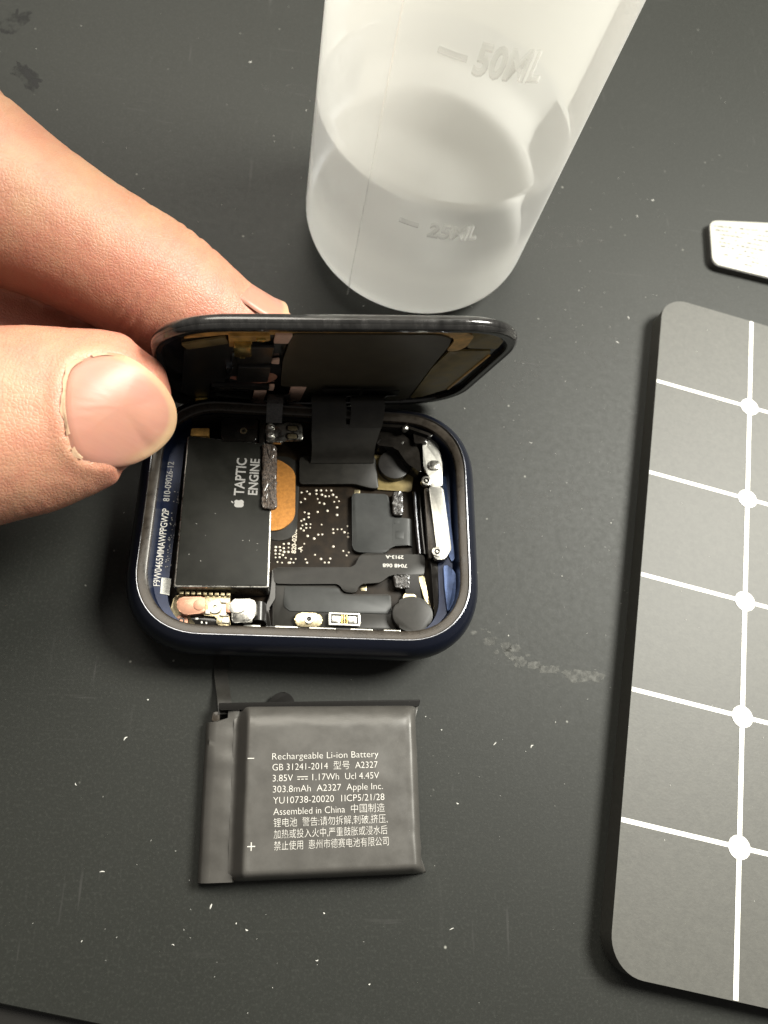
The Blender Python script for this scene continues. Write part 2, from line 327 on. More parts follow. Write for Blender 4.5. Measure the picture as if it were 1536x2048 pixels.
def text_mesh(s, bold=0.0):
    c = bpy.data.curves.new('t', 'FONT'); c.body = s; c.size = 1.0; c.offset = bold; c.resolution_u = 3
    o = bpy.data.objects.new('t', c); COL.objects.link(o); dg = bpy.context.evaluated_depsgraph_get(); dg.update()
    me = bpy.data.meshes.new_from_object(o.evaluated_get(dg)); bpy.data.objects.remove(o); bpy.data.curves.remove(c)
    V = np.array([v.co[:] for v in me.vertices]).reshape(-1, 3); F = [tuple(p.vertices) for p in me.polygons]; bpy.data.meshes.remove(me)
    return V, F
def lettering(name, items, m, parent, zfun=None):
    """items: (string, origin (x,y,z) mm, angle deg, cap height mm, width mm or None, bold); all flat print of one block"""
    AV = []; AF = []
    for s, o, ang, h, w, bold in items:
        V, F = text_mesh(s, bold)
        if not len(V): continue
        sy = h/0.70; sx = sy
        if w: sx = w/(V[:, 0].max()-V[:, 0].min()); V[:, 0] -= V[:, 0].min()
        c, sn = math.cos(R(ang)), math.sin(R(ang)); k = len(AV)
        for x, y, z in V:
            X = x*sx; Y = y*sy; q = (o[0]+c*X-sn*Y, o[1]+sn*X+c*Y)
            AV.append((q[0], q[1], o[2] if zfun is None else zfun(*q)))
        AF += [tuple(i+k for i in f) for f in F]
    return raw(name, AV, AF, m, parent)

# ------------------------------------------------------------------ desk and mat
raw('desk', [(-900, -900, -2.05), (900, -900, -2.05), (900, 900, -2.05), (-900, 900, -2.05)], [(0, 1, 2, 3)], M_desk)['kind'] = 'structure'
matpoly = [(-600, 61), (700, -212), (700, 800), (-600, 800)]
wm = prism('work_mat', matpoly, -2, 0, M_mat, None, .5, 3); wm['kind'] = 'structure'
wm.data.materials[0] = M_mat

# ------------------------------------------------------------------ watch
watch = empty('watch'); TX, TY = -0.0252, 0.0449
watch.rotation_euler = (TX, -TY, 0)
WROT = Matrix.Rotation(-TY, 4, 'Y') @ Matrix.Rotation(TX, 4, 'X')
watch.rotation_euler = WROT.to_euler()
tag(watch, 'opened square smartwatch in a navy case, screen lifted, electronics exposed', 'watch')
A0, B0, RC, PX = 21.95, 16.9, 9.2, 2.25
def lp(z, dx, dy=None, n=14):
    dy = dx if dy is None else dy
    return [(x, y, z) for x, y in rrect(A0+dx, B0+dy, max(.6, RC+min(dx, dy)), n, .4, -.35, PX)]
outer = [(9.50, .02), (9.42, .12), (9.0, .62), (8.3, 1.15), (7.3, 1.55), (6.2, 1.72), (5.0, 1.66), (3.9, 1.35), (2.9, .75), (2.15, -.1), (1.75, -1.1), (1.55, -2.4), (1.5, -4.0)]
case = loops('case', [lp(z, d) for z, d in outer], M_navy, watch, close1=True, sharp=60)
rimb = [(9.50, .02), (9.525, -.05), (9.50, -.13)]
loops('polished_edge', [lp(z, d) for z, d in rimb], M_chamfer, case)
ledge = [(9.50, -.13), (9.32, -.24), (9.28, -1.15), (9.15, -1.32), (8.55, -1.36)]
loops('seal_ledge', [lp(z, d) for z, d in ledge], M_rim, case)
iw = [(8.55, -1.36, -1.36), (6.55, -1.5, -1.45), (6.25, -1.75, -1.5), (6.15, -3.75, -1.55), (3.9, -3.85, -1.6)]
loops('inner_wall', [lp(z, a, b) for z, a, b in iw], M_navy_in, case)
prism('back_liner', [(-17.2, 14.2), (-13, 15.05), (14, 15.05), (18.0, 13.8), (17.6, 13.4), (14, 14.6), (-13, 14.6), (-16.8, 13.8)], 4.0, 8.6, M_gloss, case, .05)
bd = []
for k in range(9):
    t = k/8; bd.append([(x, y, 1.52-1.52*math.sin(t*math.pi/2)) for x, y in rrect(17.5*(1-t)+.4, 13.5*(1-t)+.4, 8.5*(1-t)+.4, 10)])
loops('back_dome', bd, M_ceramic, watch, close1=True)

pcb = prism('circuit_board', rrect(19.2, 15.35, 6.5, 8), 3.5, 4.2, M_pcb, watch, .05)
DOTS = [(-0.73, 0.87), (-0.52, 0.18), (-0.01, 0.4), (0.61, 0.43), (-0.73, -0.3), (0.02, -0.17), (0.59, -0.11), (-0.31, -0.59), (2.19, 0.45), (3.85, -0.19), (4.47, -0.16), (5.06, -0.13), (3.91, -0.75), (5.49, -0.56), (5.91, 0.39), (6.03, -0.69), (6.04, -1.25), (0.28, -1.38), (1.77, -1.12), (2.33, -1.06), (1.22, -1.73), (-0.14, -2.58), (3.97, -2.8), (5.38, -3.4), (6.17, -3.59), (5.87, -4.06), (1.43, -4.17), (2.29, -4.74), (0.13, -4.88), (0.36, -5.38), (3.58, -4.63), (2.82, -5.25), (3.39, -5.22), (-1.24, -4.9), (-1.51, -5.46), (-1.88, -4.93), (-1.99, -5.48), (-0.89, 5.3), (-0.1, 5.54), (0.29, 5.15), (-0.35, 4.33), (-0.91, 3.77), (1.24, 5.76), (1.92, 5.8), (2.69, 5.84), (3.41, 5.88), (1.27, 5.21), (2.07, 5.12), (2.58, 4.91), (3.11, 4.94), (3.68, 5.21), (1.48, 4.43), (1.77, 3.85), (2.44, 3.71), (3.89, 4.1), (4.19, 4.86), (4.57, 4.23), (4.33, 3.24), (2.97, 2.63), (1.56, 2.38), (4.36, 2.06), (-0.3, 2.22), (0.28, 2.04), (0.3, 1.48), (-0.35, 1.13), (-3.01, -2.75), (-2.33, -2.66), (-4.09, -3.26), (-3.54, -3.23), (-2.97, -3.38), (-2.3, -3.26), (-4.11, -3.77), (-3.43, -3.74), (-2.9, -3.93), (-2.31, -3.91), (-4.06, -4.27), (-3.53, -4.25), (-3.05, -4.39), (-4.03, -4.81), (-3.48, -4.75), (-2.63, -4.8), (-3.73, -5.47), (-3.09, -5.54), (-2.15, -5.5)]
V = []; F = []
for x, y in DOTS:
    r = random.uniform(.13, .20); k = len(V); n = 8
    V += [(x+r*math.cos(6.2832*i/n), y+r*math.sin(6.2832*i/n), 4.2) for i in range(n)]+[(x+.6*r*math.cos(6.2832*i/n), y+.6*r*math.sin(6.2832*i/n), 4.26) for i in range(n)]
    F += [(k+i, k+(i+1) % n, k+n+(i+1) % n, k+n+i) for i in range(n)]+[tuple(k+n+i for i in range(n))]
vd = raw('via_dots', V, F, M_dotmat, pcb, True); vd['kind'] = 'stuff'
lettering('board_lettering', [('820-0208', (-1.25, -4.1, 4.23), 90, .62, 3.7, .02), ('-A', (-.35, -3.9, 4.23), 90, .62, .9, .02)], M_dotmat, pcb)
for x, y in ((7.2, 5.75), (8.35, -8.75)): prism('gold_test_pad', rrect(.42, .42, .05, 1, x, y), 4.2, 4.27, M_palegold, pcb, .02)
# white blue-wall writing
lettering('wall_lettering', [('F9W0465MMAWPPGW2P', (-18.85, -10.2, 6.28), 90, .92, 11.1, .004)], M_white, case)
lettering('wall_lettering', [('810-09026-12', (-18.98, 2.0, 6.27), 90, .86, 6.1, .012)], M_greyprint, case)
raw('code_sticker', [(-18.75, -9.0, 6.27), (-18.7, -11.2, 6.27), (-17.5, -11.4, 6.27), (-17.5, -9.1, 6.27)], [(0, 1, 2, 3)], M_sticker, case)
V = []; F = []
for i in range(46):
    y = random.uniform(-7.5, 4.0); x = random.uniform(-18.5, -17.7); r = .07; k = len(V)
    V += [(x-r, y-r, 6.26), (x+r, y-r, 6.26), (x+r, y+r, 6.26), (x-r, y+r, 6.26)]; F.append((k, k+1, k+2, k+3))
wd = raw('laser_dots', V, F, M_greyprint, case); wd['kind'] = 'stuff'

# vibration motor box
tp = [(-17.2, 11.4), (-5.2, 10.8), (-4.55, -10.45), (-16.75, -10.85)]
tb = prism('vibration_motor', fillet(tp, .35, 3), 4.1, 8.2, M_steel, watch, .12)
ti = [(-17.05, 11.25), (-5.35, 10.65), (-4.75, -10.25), (-16.55, -10.6)]
prism('black_cover', fillet(ti, .3, 3), 8.15, 8.26, M_taptic, tb, .03)
lettering('motor_lettering', [('TAPTIC', (-8.75, 2.55, 8.285), 90, 1.35, 5.75, .02), ('ENGINE', (-6.95, 2.75, 8.285), 90, 1.25, 5.55, .02)], M_greyprint, tb)
# fruit emblem: bitten body with a leaf
ap = []
for i in range(48):
    t = 2*math.pi*i/48; r = 1.0+.06*math.cos(2*t)-.05*math.cos(4*t+.2); x = .95*r*math.sin(t); y = r*math.cos(t)
    y -= .16*math.exp(-(x/.28)**2)*(1 if y > 0 else -.8)
    d = math.hypot(x-1.22, y-.12)
    if d < .55: x, y = 1.22+(x-1.22)/d*.55, .12+(y-.12)/d*.55
    ap.append((x, y))
leaf = [(.02, 1.08), (.06, 1.32), (.22, 1.52), (.46, 1.62), (.44, 1.38), (.3, 1.18)]
def emb(P): return [(-9.55-y*.68+.25, 1.35+x*.68) for x, y in P]
V = [(*q, 8.285) for q in emb(ap)]+[(*q, 8.285) for q in emb(leaf)]
raw('emblem', V, [tuple(range(48)), tuple(range(48, 54))], M_greyprint, tb)
# tiny scuffs on the lid of the motor
V = []; F = []
for i in range(9):
    x = random.uniform(-15.5, -6); y = random.uniform(-9.5, 2); a = random.uniform(0, 3.1); l = random.uniform(.03, .10); k = len(V); c, s = math.cos(a), math.sin(a)
    V += [(x+c*l-s*.02, y+s*l+c*.02, 8.28), (x-c*l-s*.02, y-s*l+c*.02, 8.28), (x-c*l+s*.02, y-s*l-c*.02, 8.28), (x+c*l+s*.02, y+s*l-c*.02, 8.28)]; F.append((k, k+1, k+2, k+3))
sp = raw('dust_specks', V, F, M_lint, tb); sp['kind'] = 'stuff'
prism('gold_contact', fillet([(-16.9, 12.9), (-14.4, 13.1), (-14.4, 11.9), (-16.9, 11.7)], .15), 6.6, 7.6, M_amber, watch, .1)
# black block with a ringed hole, upper left
sb = prism('speaker_block', fillet([(-12.7, 14.4), (-7.6, 14.8), (-7.5, 11.0), (-12.5, 10.7)], .5), 4.2, 8.5, M_gloss, watch, .25, 3)
ring('hole_ring', -9.5, 12.5, .28, .48, 8.45, 8.58, M_palegold, sb)
prism('black_spacer', fillet([(-7.3, 14.9), (-6.5, 14.9), (-6.4, 10.8), (-7.2, 10.8)], .2), 4.2, 8.4, M_gloss, watch, .15)
# slotted bracket with two domed rivets
bk = prism('slotted_bracket', fillet([(-6.5, 13.95), (-4.0, 13.95), (-3.8, 14.35), (-1.3, 14.3), (-1.0, 11.7), (-3.7, 11.5), (-4.0, 11.0), (-6.2, 10.95)], .45), 7.9, 8.45, M_steel, watch, .15)
for x, y in ((-5.75, 13.35), (-5.65, 11.95)):
    V = [[(x+r*math.cos(6.2832*i/18), y+r*math.sin(6.2832*i/18), z) for i in range(18)] for r, z in ((.62, 8.4), (.62, 8.7), (.5, 8.95), (.25, 9.05), (.18, 8.93))]
    loops('rivet', V, M_bright, bk, close1=True)
for y in (13.45, 12.15):
    prism('slot', rrect(.95, .5, .42, 5, -2.65, y), 8.44, 8.475, M_gloss, bk, .02)
    prism('slot_contact', rrect(.68, .36, .3, 4, -2.6, y-.03), 8.47, 8.52, M_palegold, bk, .04)
# foam strip
def rough_block(name, poly, z0, z1, m, parent, amp=.12, n=2):
    P = ccw(fillet(poly, .5, 4)); Q = []
    for i in range(len(P)):
        a, b = Vector(P[i]), Vector(P[(i+1) % len(P)]); k = max(1, int((b-a).length/.25))
        for j in range(k): Q.append(a.lerp(b, j/k))
    cx = sum(q.x for q in Q)/len(Q); cy = sum(q.y for q in Q)/len(Q); Ls = []
    for f, z in ((1, z0), (1, (z0+z1)/2), (1, z1-.15), (.93, z1), (.75, z1+.03), (.45, z1+.05), (.1, z1+.05)):
        l = []
        for q in Q:
            d = noise.noise_vector(Vector((q.x*2.2, q.y*2.2, z*1.5+f*3)))*amp
            axis = Vector((cx if abs(q.x-cx) < 99 else cx, q.y))
            px = cx+(q.x-cx)*f; py = q.y if f > .5 else cy+(q.y-cy)*(f+.5 if f < .2 else .97)
            l.append((px+d.x, py+d.y, z+d.z*1.3))
        Ls.append(l)
    return loops(name, Ls, m, parent, close0=True, close1=True, sharp=60)
rough_block('foam_strip', [(-6.75, 10.5), (-4.7, 10.5), (-4.1, .6), (-6.15, .65)], 8.2, 8.75, M_foam, watch, .14)
rough_block('foam_piece', [(12.2, 5.55), (13.85, 5.65), (13.85, 1.85), (12.2, 2.0)], 4.6, 5.6, M_foam2, watch, .12)
rough_block('foam_crumb', [(12.3, -7.0), (14.9, -6.9), (14.8, -8.9), (12.6, -9.0)], 4.4, 5.4, M_foam2, watch, .16)
# orange capsule pad on a black base
prism('pad_base', rrect(2.6, 6.6, 2.3, 8, -3.85, 4.3), 4.2, 4.35, M_flex, watch, .05)
prism('orange_pad', fillet([(-6, 10.2), (-4.3, 10.2), (-1.9, 8.6), (-1.6, .9), (-3.6, -.95), (-6, -.95)], 1.6, 6), 4.3, 4.65, M_orange, watch, .12)
# screen ribbons run over the back of the rim
M_lid = Matrix(((0.99067, 0.06071, 0.12200), (0.13297, -0.23478, -0.96291), (-0.02981, 0.97015, -0.24066)))
LIDM = M_lid.to_4x4(); LIDM.translation = Vector((1.55, 17.35, 17.55))
LOC = WROT.inverted() @ LIDM                          # display frame in watch coordinates (mm)
def fl(u, v, w=0.2): return tuple(LOC @ Vector((u, v, w)))
fx = ribbon('display_ribbon', [(fl(-.4, -5.9, .30), fl(5.2, -6.3, .30)), (fl(0, -8.5, .55), fl(5.2, -8.8, .55)), ((-.1, 17.5, 10.7), (4.9, 17.7, 10.8)), ((.0, 16.0, 10.3), (5.0, 16.1, 10.3)), ((.1, 14.6, 9.2), (5.0, 14.8, 9.2)), ((.2, 13.6, 8.5), (5.2, 13.9, 8.5))], .12, M_flex, watch)
ribbon('display_ribbon', [(fl(5.7, -6.6, .30), fl(11.2, -7.0, .30)), (fl(5.7, -8.8, .6), fl(11.3, -9.2, .6)), ((5.5, 17.7, 10.9), (10.5, 17.9, 11.2)), ((5.6, 16.2, 10.4), (10.5, 16.4, 10.6)), ((5.6, 14.8, 9.2), (10.4, 15.0, 9.3)), ((5.4, 13.9, 8.5), (10.2, 14.2, 8.5))], .12, M_flex, watch)
ribbon('joined_ribbon', [((.1, 14.2, 8.75), (10.3, 14.7, 8.75)), ((.15, 12.8, 8.1), (9.9, 13.4, 8.1)), ((.3, 11.2, 7.1), (9.5, 11.9, 7.1)), ((.3, 10.2, 5.7), (9.5, 10.9, 5.7)), ((.2, 9.7, 5.15), (9.5, 10.3, 5.15))], .15, M_flex, watch)
prism('ribbon_plate', fillet([(-1.4, 10.7), (9.7, 11.6), (10.3, 6.2), (9.0, 6.2), (6.8, 6.75), (-1.2, 6.25)], .5), 4.6, 5.1, M_flex, watch, .1)
prism('amber_tape', fillet([(9.4, 12), (11.2, 12), (15.6, 9), (15.2, 6.2), (10.0, 6.3)], .4), 4.3, 4.5, M_brown, watch, .03)
ribbon('narrow_strap', [(fl(-7.0, -8.6, .3), fl(-4.7, -8.7, .3)), (fl(-7.0, -10.5, .6), fl(-4.6, -10.6, .6)), ((-6.3, 17.6, 10.2), (-4.0, 17.7, 10.2)), ((-6.4, 16.2, 10.15), (-4.1, 16.3, 10.15)), ((-6.4, 14.9, 9.3), (-4.15, 15.0, 9.3)), ((-6.4, 13.9, 8.75), (-4.15, 14.0, 8.75))], .15, M_foam2, watch)
prism('black_connector_block', fillet([(9.6, 15.0), (13.0, 15.0), (16.0, 12.0), (16.3, 8.0), (14.2, 9.5), (12.6, 12.0), (9.7, 12.2)], .5), 4.2, 7.2, M_gloss, watch, .2)
disc('round_cover', 12.5, 10.0, 2.35, 4.4, 5.7, M_blk, watch, .15)
loops('ball_screw', [[(13.7+r*math.cos(6.2832*i/16), 14.5+r*math.sin(6.2832*i/16), z) for i in range(16)] for r, z in ((.5, 8.2), (.55, 8.6), (.42, 8.95), (.15, 9.1))], M_steel, watch, close1=True)
# grey films
pd = prism('grey_film_pad', fillet([(6.4, 5.3), (11.7, 5.4), (12.2, 1.7), (14.6, 1.8), (14.75, -2.4), (12.2, -2.6), (11.4, -3.75), (7.2, -3.75), (6.6, -3.2)], .55), 4.5, 5.0, M_pad, watch, .1)
prism('square_boss', rrect(.6, .6, .08, 2, 13.35, -.9), 4.98, 5.06, M_pad, pd, .05)
prism('square_boss', rrect(.6, .4, .08, 2, 13.1, 1.2), 4.98, 5.05, M_pad, pd, .05)
ribbon('curled_film', [((12.3, 1.6, 5.02), (12.3, -2.4, 5.02)), ((14.0, 1.7, 5.05), (14.0, -2.4, 5.05)), ((14.9, 1.7, 4.9), (14.9, -2.4, 4.9)), ((15.3, 1.7, 4.3), (15.3, -2.4, 4.3))], .1, M_pad, watch)
fxp = [(16.9, -3.8), (16.8, -6.9), (12.0, -7.0), (10.6, -8.2), (7.7, -8.5), (7.3, -9.8), (5.4, -9.7), (5.0, -8.6), (-1.6, -8.9), (-4.0, -8.9), (-4.1, -6.6), (6.9, -6.1), (7.6, -4.5), (8.2, -3.95)]
fcab = prism('flex_cable', fillet(fxp, .5), 4.9, 5.25, M_flex, watch, .08)
lettering('cable_lettering', [('7048 068', (14.35, -5.35, 5.27), 181, .52, 3.45, .02), ('2913-A', (13.85, -4.1, 5.27), 181, .5, 2.55, .02)], M_white, fcab)
s2 = [(-4.3, -6.6), (-1.7, -6.6), (-1.6, -8.9), (4.9, -8.75), (5.3, -9.85), (7.5, -9.9), (12.1, -9.7), (12.3, -12.4), (12.9, -14.6), (-3.8, -15.0)]
sh = prism('black_shield_sheet', fillet(s2, .4), 4.3, 4.85, M_flex, watch, .1)
prism('sheet_ridge', fillet([(-4.3, -6.8), (-3.9, -6.8), (-3.7, -11), (-4.5, -12.5), (-4.0, -15), (-4.6, -15), (-4.9, -12.2), (-4.4, -10.5)], .3), 4.3, 5.2, M_gloss, watch, .15)
prism('upper_sheet', fillet([(-2.5, -9.2), (4.8, -9.1), (5.3, -10.1), (7.6, -10.2), (12.0, -10.0), (12.2, -12.2), (11.8, -12.5), (-1.6, -12.6), (-2.5, -12.0)], .3), 4.84, 4.97, M_pad, sh, .05)
d2 = disc('round_rubber_cover', 14.95, -12.75, 2.85, 4.3, 6.1, M_flex, watch, .35, 36, 2.5)
disc('yellow_peg', 14.7, -10.2, .95, 4.3, 5.0, M_palegold, watch, .1)
# connector with gold pins
cn = prism('board_connector', rrect(2.1, .85, .15, 2, 5.7, -13.6), 4.8, 5.15, M_blk, watch, .05)
for cx, cy, a, b in ((5.7, -12.85, 2.1, .14), (5.7, -14.35, 2.1, .14), (3.72, -13.6, .16, .7), (7.68, -13.6, .16, .7)):
    prism('connector_rail', rrect(a, b, .06, 2, cx, cy), 5.1, 5.45, M_bright, cn, .06)
for x in (5.35, 5.7, 6.05): prism('gold_pin', rrect(.09, .62, .04, 1, x, -13.6), 5.13, 5.36, M_gold, cn, .03)
for x in (4.6, 6.8): prism('connector_tray', rrect(.55, .5, .1, 2, x, -13.6), 5.13, 5.25, M_steel, cn, .04)
ov = prism('oval_screw_plate', rrect(1.9, .98, .9, 8, .9, -13.85), 4.8, 5.4, M_palegold, watch, .2, 3)
ring('screw_collar', .95, -13.8, .3, .62, 5.35, 5.75, M_steel, ov); disc('screw_hole', .95, -13.8, .31, 5.3, 5.45, M_gloss, ov, .02)
# lower left contacts
prism('contact_base', fillet([(-17.0, -11.0), (-9.6, -11.0), (-9.3, -15.3), (-15.2, -15.4), (-17.3, -13.3)], .5), 4.2, 5.2, M_palegold, watch, .1)
gp = prism('gold_contact_plate', fillet([(-13.0, -11.4), (-9.6, -11.3), (-9.4, -15.3), (-11.0, -15.2), (-11.1, -14.1), (-12.9, -14.0)], .2), 5.1, 6.5, M_palegold, watch, .15)
ring('screw_head', -11.4, -12.9, .25, .85, 6.45, 6.85, M_steel, gp); disc('screw_recess', -11.4, -12.9, .62, 6.45, 6.6, M_palegold, gp, .03)
for i in range(9): prism('contact_tooth', rrect(.27, .22, .06, 2, -15.9+i*.76, -11.15), 5.6, 6.9, M_palegold, gp, .08)
for x0, y0, a, b in ((-10.2, -13.9, .6, .18), (-10.3, -12.1, .5, .2), (-12.3, -13.6, .3, .3), (-9.9, -14.7, .5, .3)):
    prism('contact_ridge', rrect(a, b, .08, 2, x0, y0), 6.45, 6.75, M_bright, gp, .06)
ct = prism('copper_spring_tab', fillet([(-16.2, -11.8), (-12.7, -11.6), (-12.6, -13.8), (-15.3, -14.2), (-16.4, -13.2)], .6, 5), 6.3, 7.0, M_copper, watch, .15)
disc('tab_dimple', -13.4, -12.75, .75, 6.95, 7.12, M_copper, ct, .1)
prism('black_contact_block', fillet([(-14.6, -14.1), (-12.6, -13.9), (-10.5, -14.3), (-10.4, -15.5), (-13.4, -15.6)], .3), 5.1, 6.1, M_gloss, watch, .15)
for x, y, a in ((-13.7, -14.4, .45), (-13.0, -14.9, .25), (-12.4, -14.95, .22)): prism('solder_point', rrect(a*.5, .16, .08, 2, x, y), 6.08, 6.2, M_bright, watch, .05)
st = prism('steel_contact_tab', fillet([(-9.3, -11.9), (-6.6, -11.75), (-6.1, -12.2), (-6.0, -14.0), (-6.4, -14.2), (-6.4, -14.8), (-9.0, -15.1)], .35), 6.6, 7.25, M_steel, watch, .12)
prism('silver_spring', fillet([(-9.6, -12.4), (-8.1, -12.35), (-7.4, -12.8), (-7.4, -13.3), (-8.1, -13.75), (-9.5, -13.7)], .4), 7.2, 7.45, M_bright, st, .08)
prism('copper_clip', fillet([(-10.0, -12.4), (-9.3, -12.35), (-9.2, -13.7), (-9.9, -13.7)], .1), 6.6, 7.4, M_copper, st, .08)
ribbon('bent_black_film', [((-6.3, -12.0, 6.9), (-6.2, -14.5, 6.9)), ((-5.6, -12.0, 7.1), (-5.5, -14.5, 7.1)), ((-5.0, -12.0, 6.6), (-4.9, -14.5, 6.6)), ((-4.8, -12.0, 5.2), (-4.7, -14.5, 5.2))], .15, M_blk, watch)
sc_ = disc('copper_screw', -15.7, -14.6, .85, 4.9, 5.6, M_copper, watch, .12); ring('screw_slot_ring', -15.7, -14.6, .25, .42, 5.55, 5.66, M_gloss, sc_)
for x0, x1 in ((-12, -9.5), (-7.6, -5.4), (-3.5, -.5), (1, 4.5), (6.5, 9.5), (11, 13.3)):
    prism('front_clip', rrect((x1-x0)/2, .28, .1, 2, (x0+x1)/2, -15.25), 4.4, 5.9+.3*random.random(), M_bright if x0 < -5 else M_steel, watch, .08)
prism('front_black_strip', rrect(9.2, .2, .1, 2, 4.4, -15.0), 4.3, 5.2, M_gloss, watch, .05)
# right hand bracket
br = prism('side_bracket', fillet([(15.9, 14.0), (17.4, 13.8), (18.8, 12.9), (19.35, 9.5), (19.3, 6.0), (17.4, 5.8), (17.3, 8.0), (16.6, 8.6), (16.5, 12.9)], .45), 6.9, 7.5, M_bright, watch, .15)
prism('bracket_hook', fillet([(17.4, 9.9), (18.9, 9.9), (19.0, 8.6), (17.7, 8.4), (17.2, 8.8)], .4), 7.45, 7.85, M_steel, br, .15)
for x, y in ((16.95, 6.7), (18.25, -4.1)):
    s_ = disc('bracket_screw', x, y, .78, 6.8, 7.6, M_steel, br, .2); ring('screw_socket', x, y, .2, .42, 7.55, 7.68, M_gloss, s_)
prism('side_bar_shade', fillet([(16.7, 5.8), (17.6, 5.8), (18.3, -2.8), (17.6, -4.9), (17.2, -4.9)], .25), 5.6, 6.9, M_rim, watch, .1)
prism('side_bar', fillet([(17.3, 5.9), (19.35, 5.9), (20.3, -3.6), (19.3, -5.2), (17.9, -5.2), (17.7, -4.2), (18.2, -3.4)], .4), 6.6, 7.45, M_bright, watch, .15)
prism('side_block', fillet([(15.0, 14.6), (17.0, 14.4), (17.2, 12.6), (15.2, 12.4)], .3), 5.5, 8.0, M_gloss, watch, .2)
for x, r, z in ((15.55, .32, 5.1), (16.25, .38, 5.0)):
    Ls = [[(x+dx+r*math.cos(6.2832*i/14), y, z+r*math.sin(6.2832*i/14)) for i in range(14)] for y, dx in ((5.9, 0), (2.5, .2), (-1.0, .45), (-3.7, .7))]
    loops('crown_shaft', Ls, M_chamfer if r < .35 else M_gloss, watch, close0=True, close1=True)
prism('black_side_wall', fillet([(16.9, 6.0), (17.7, 6.0), (18.4, -5), (18.9, -7.2), (19.7, -10.5), (19.6, -13.2), (18.0, -13.6), (17.6, -5)], .3), 4.2, 6.0, M_gloss, watch, .1)
prism('pale_gold_rail', fillet([(15.9, -6.9), (16.8, -6.9), (17.7, -11.8), (17.2, -11.9), (16.5, -9.2)], .15), 4.3, 5.0, M_palegold, watch, .06)
ribbon('side_black_film', [((14.0, -6.9, 5.2), (16.0, -6.9, 5.2)), ((14.1, -9.0, 5.0), (16.2, -9.0, 5.0)), ((14.4, -10.6, 4.7), (16.5, -10.6, 4.7))], .1, M_blk, watch)

M_navy_lit = mat('navy_anodised_lit', (0.065, 0.100, 0.21), 0.34, 0.4, var=0.25, vscale=1200, bump=0.008, bscale=3000)  # lighter copy of the navy wall, its reflected light put into the colour
prism('lit_wall_corner', fillet([(19.2, -5.7), (20.3, -6.0), (21.0, -7.2), (21.0, -9.6), (20.2, -11.6), (19.6, -12.6), (19.3, -9.0)], .5), 5.9, 6.9, M_navy_lit, watch, .25, 3)  # this and the strip below are added for the lit inner wall
prism('lit_wall_strip', fillet([(19.5, 8.0), (20.0, 8.0), (20.9, -4.6), (20.5, -5.2), (20.1, -4.4)], .15), 5.9, 6.6, M_navy_lit, watch, .12)
# ---- lifted display, a part of the watch
LB, LA, LR_ = 17.0, 22.75, 9.2
def ll(z, d): return [(x, y, z) for x, y in rrect(LA+d, LB+d, LR_+d, 14, 0, 0, PX)]
prof = [(-.75, -1.45), (-.08, -1.35), (.0, -1.1), (-.12, -.75), (.02, -.5), (-.1, -.2), (-.5, -.02), (-.62, -.12), (-.74, .0), (-1.15, .03), (-1.6, -.25), (-2.1, -1.1), (-2.6, -3.0), (-2.8, -6.5), (-2.85, -9.0)]
disp = loops('display_panel', [ll(z, d) for z, d in prof], M_worn, watch, close1=True, sharp=50)
LM = LOC.copy(); LM.translation = LOC.translation*S; disp.matrix_local = LM
disp['label'] = 'lifted display panel showing its black and copper inner side'
prism('backing_sheet', rrect(LA-1.3, LB-1.3, LR_-1.3, 12, 0, 0, PX), -1.2, -.7, M_gloss, disp, .05)
prism('amber_top_film', fillet([(-19.0, 12.0), (-15.5, 15.3), (-10, 15.75), (13.5, 15.75), (17.5, 14.4), (15.5, 12.0), (10, 13.4), (-14, 13.4)], .5), -.72, -.55, M_amber, disp, .03)
prism('big_black_sheet', fillet([(-6.7, 14.2), (11.0, 14.2), (12.9, 12.9), (13.4, 10.5), (13.6, 1.3), (14.4, -14.4), (12.1, -15.6), (-3.0, -15.4), (-2.6, -6.8), (-6.2, -6.8), (-6.9, 4)], .9, 5), -.6, -.3, M_lidsheet, disp, .06)
prism('amber_corner_film', fillet([(10.2, 15.4), (13.8, 15.2), (15.6, 13.8), (15.9, 10.0), (15.2, 8.2), (13.7, 8.2), (13.6, 12.0), (12.6, 13.9)], .7, 5), -.55, -.35, M_amber, disp, .05)
prism('brown_side_panel', fillet([(15.0, 15.0), (18.0, 14.4), (20.1, 12.0), (20.4, 8.9), (16.2, 9.2)], .5), -.65, -.40, M_brown, disp, .05)
prism('brown_side_panel', fillet([(14.2, 8.1), (19.9, 8.2), (20.2, 5.0), (19.2, -9.5), (16.5, -13.5), (14.7, -14.2), (13.9, 1.3)], .5), -.65, -.38, M_brown, disp, .05)
prism('panel_edge_trim', fillet([(20.0, 6.8), (20.3, 6.8), (19.5, -9.2), (19.2, -9.2)], .05), -.4, -.25, M_amber, disp, .03)
for P in ([(-8.6, 14.0), (-6.6, 14.0), (-6.9, 11.1), (-8.6, 11.3)], [(-8.3, 5.0), (-7.4, 5.3), (-7.3, 3.4), (-8.3, 3.6)], [(-9.8, -9.1), (-8.0, -9.2), (-8.2, -14.9), (-9.9, -14.8)], [(-4.7, -7.6), (-2.5, -7.0), (-2.6, -14.5), (-4.6, -15.3)], [(-7.8, -6.2), (-7.1, -6.2), (-7.1, -8.8), (-7.8, -8.6)]):
    prism('copper_pad', fillet(P, .2), -.55, -.28, M_copper_lit, disp, .04)
prism('left_black_film', fillet([(-18.9, 9.0), (-14.0, 11.0), (-12.0, 11.0), (-9.2, 10.0), (-9.2, -4.4), (-16.0, -4.6), (-16.2, -13.2), (-18.4, -13.2), (-19.9, -9.0)], .8, 5), -.65, -.42, M_blk, disp, .05)
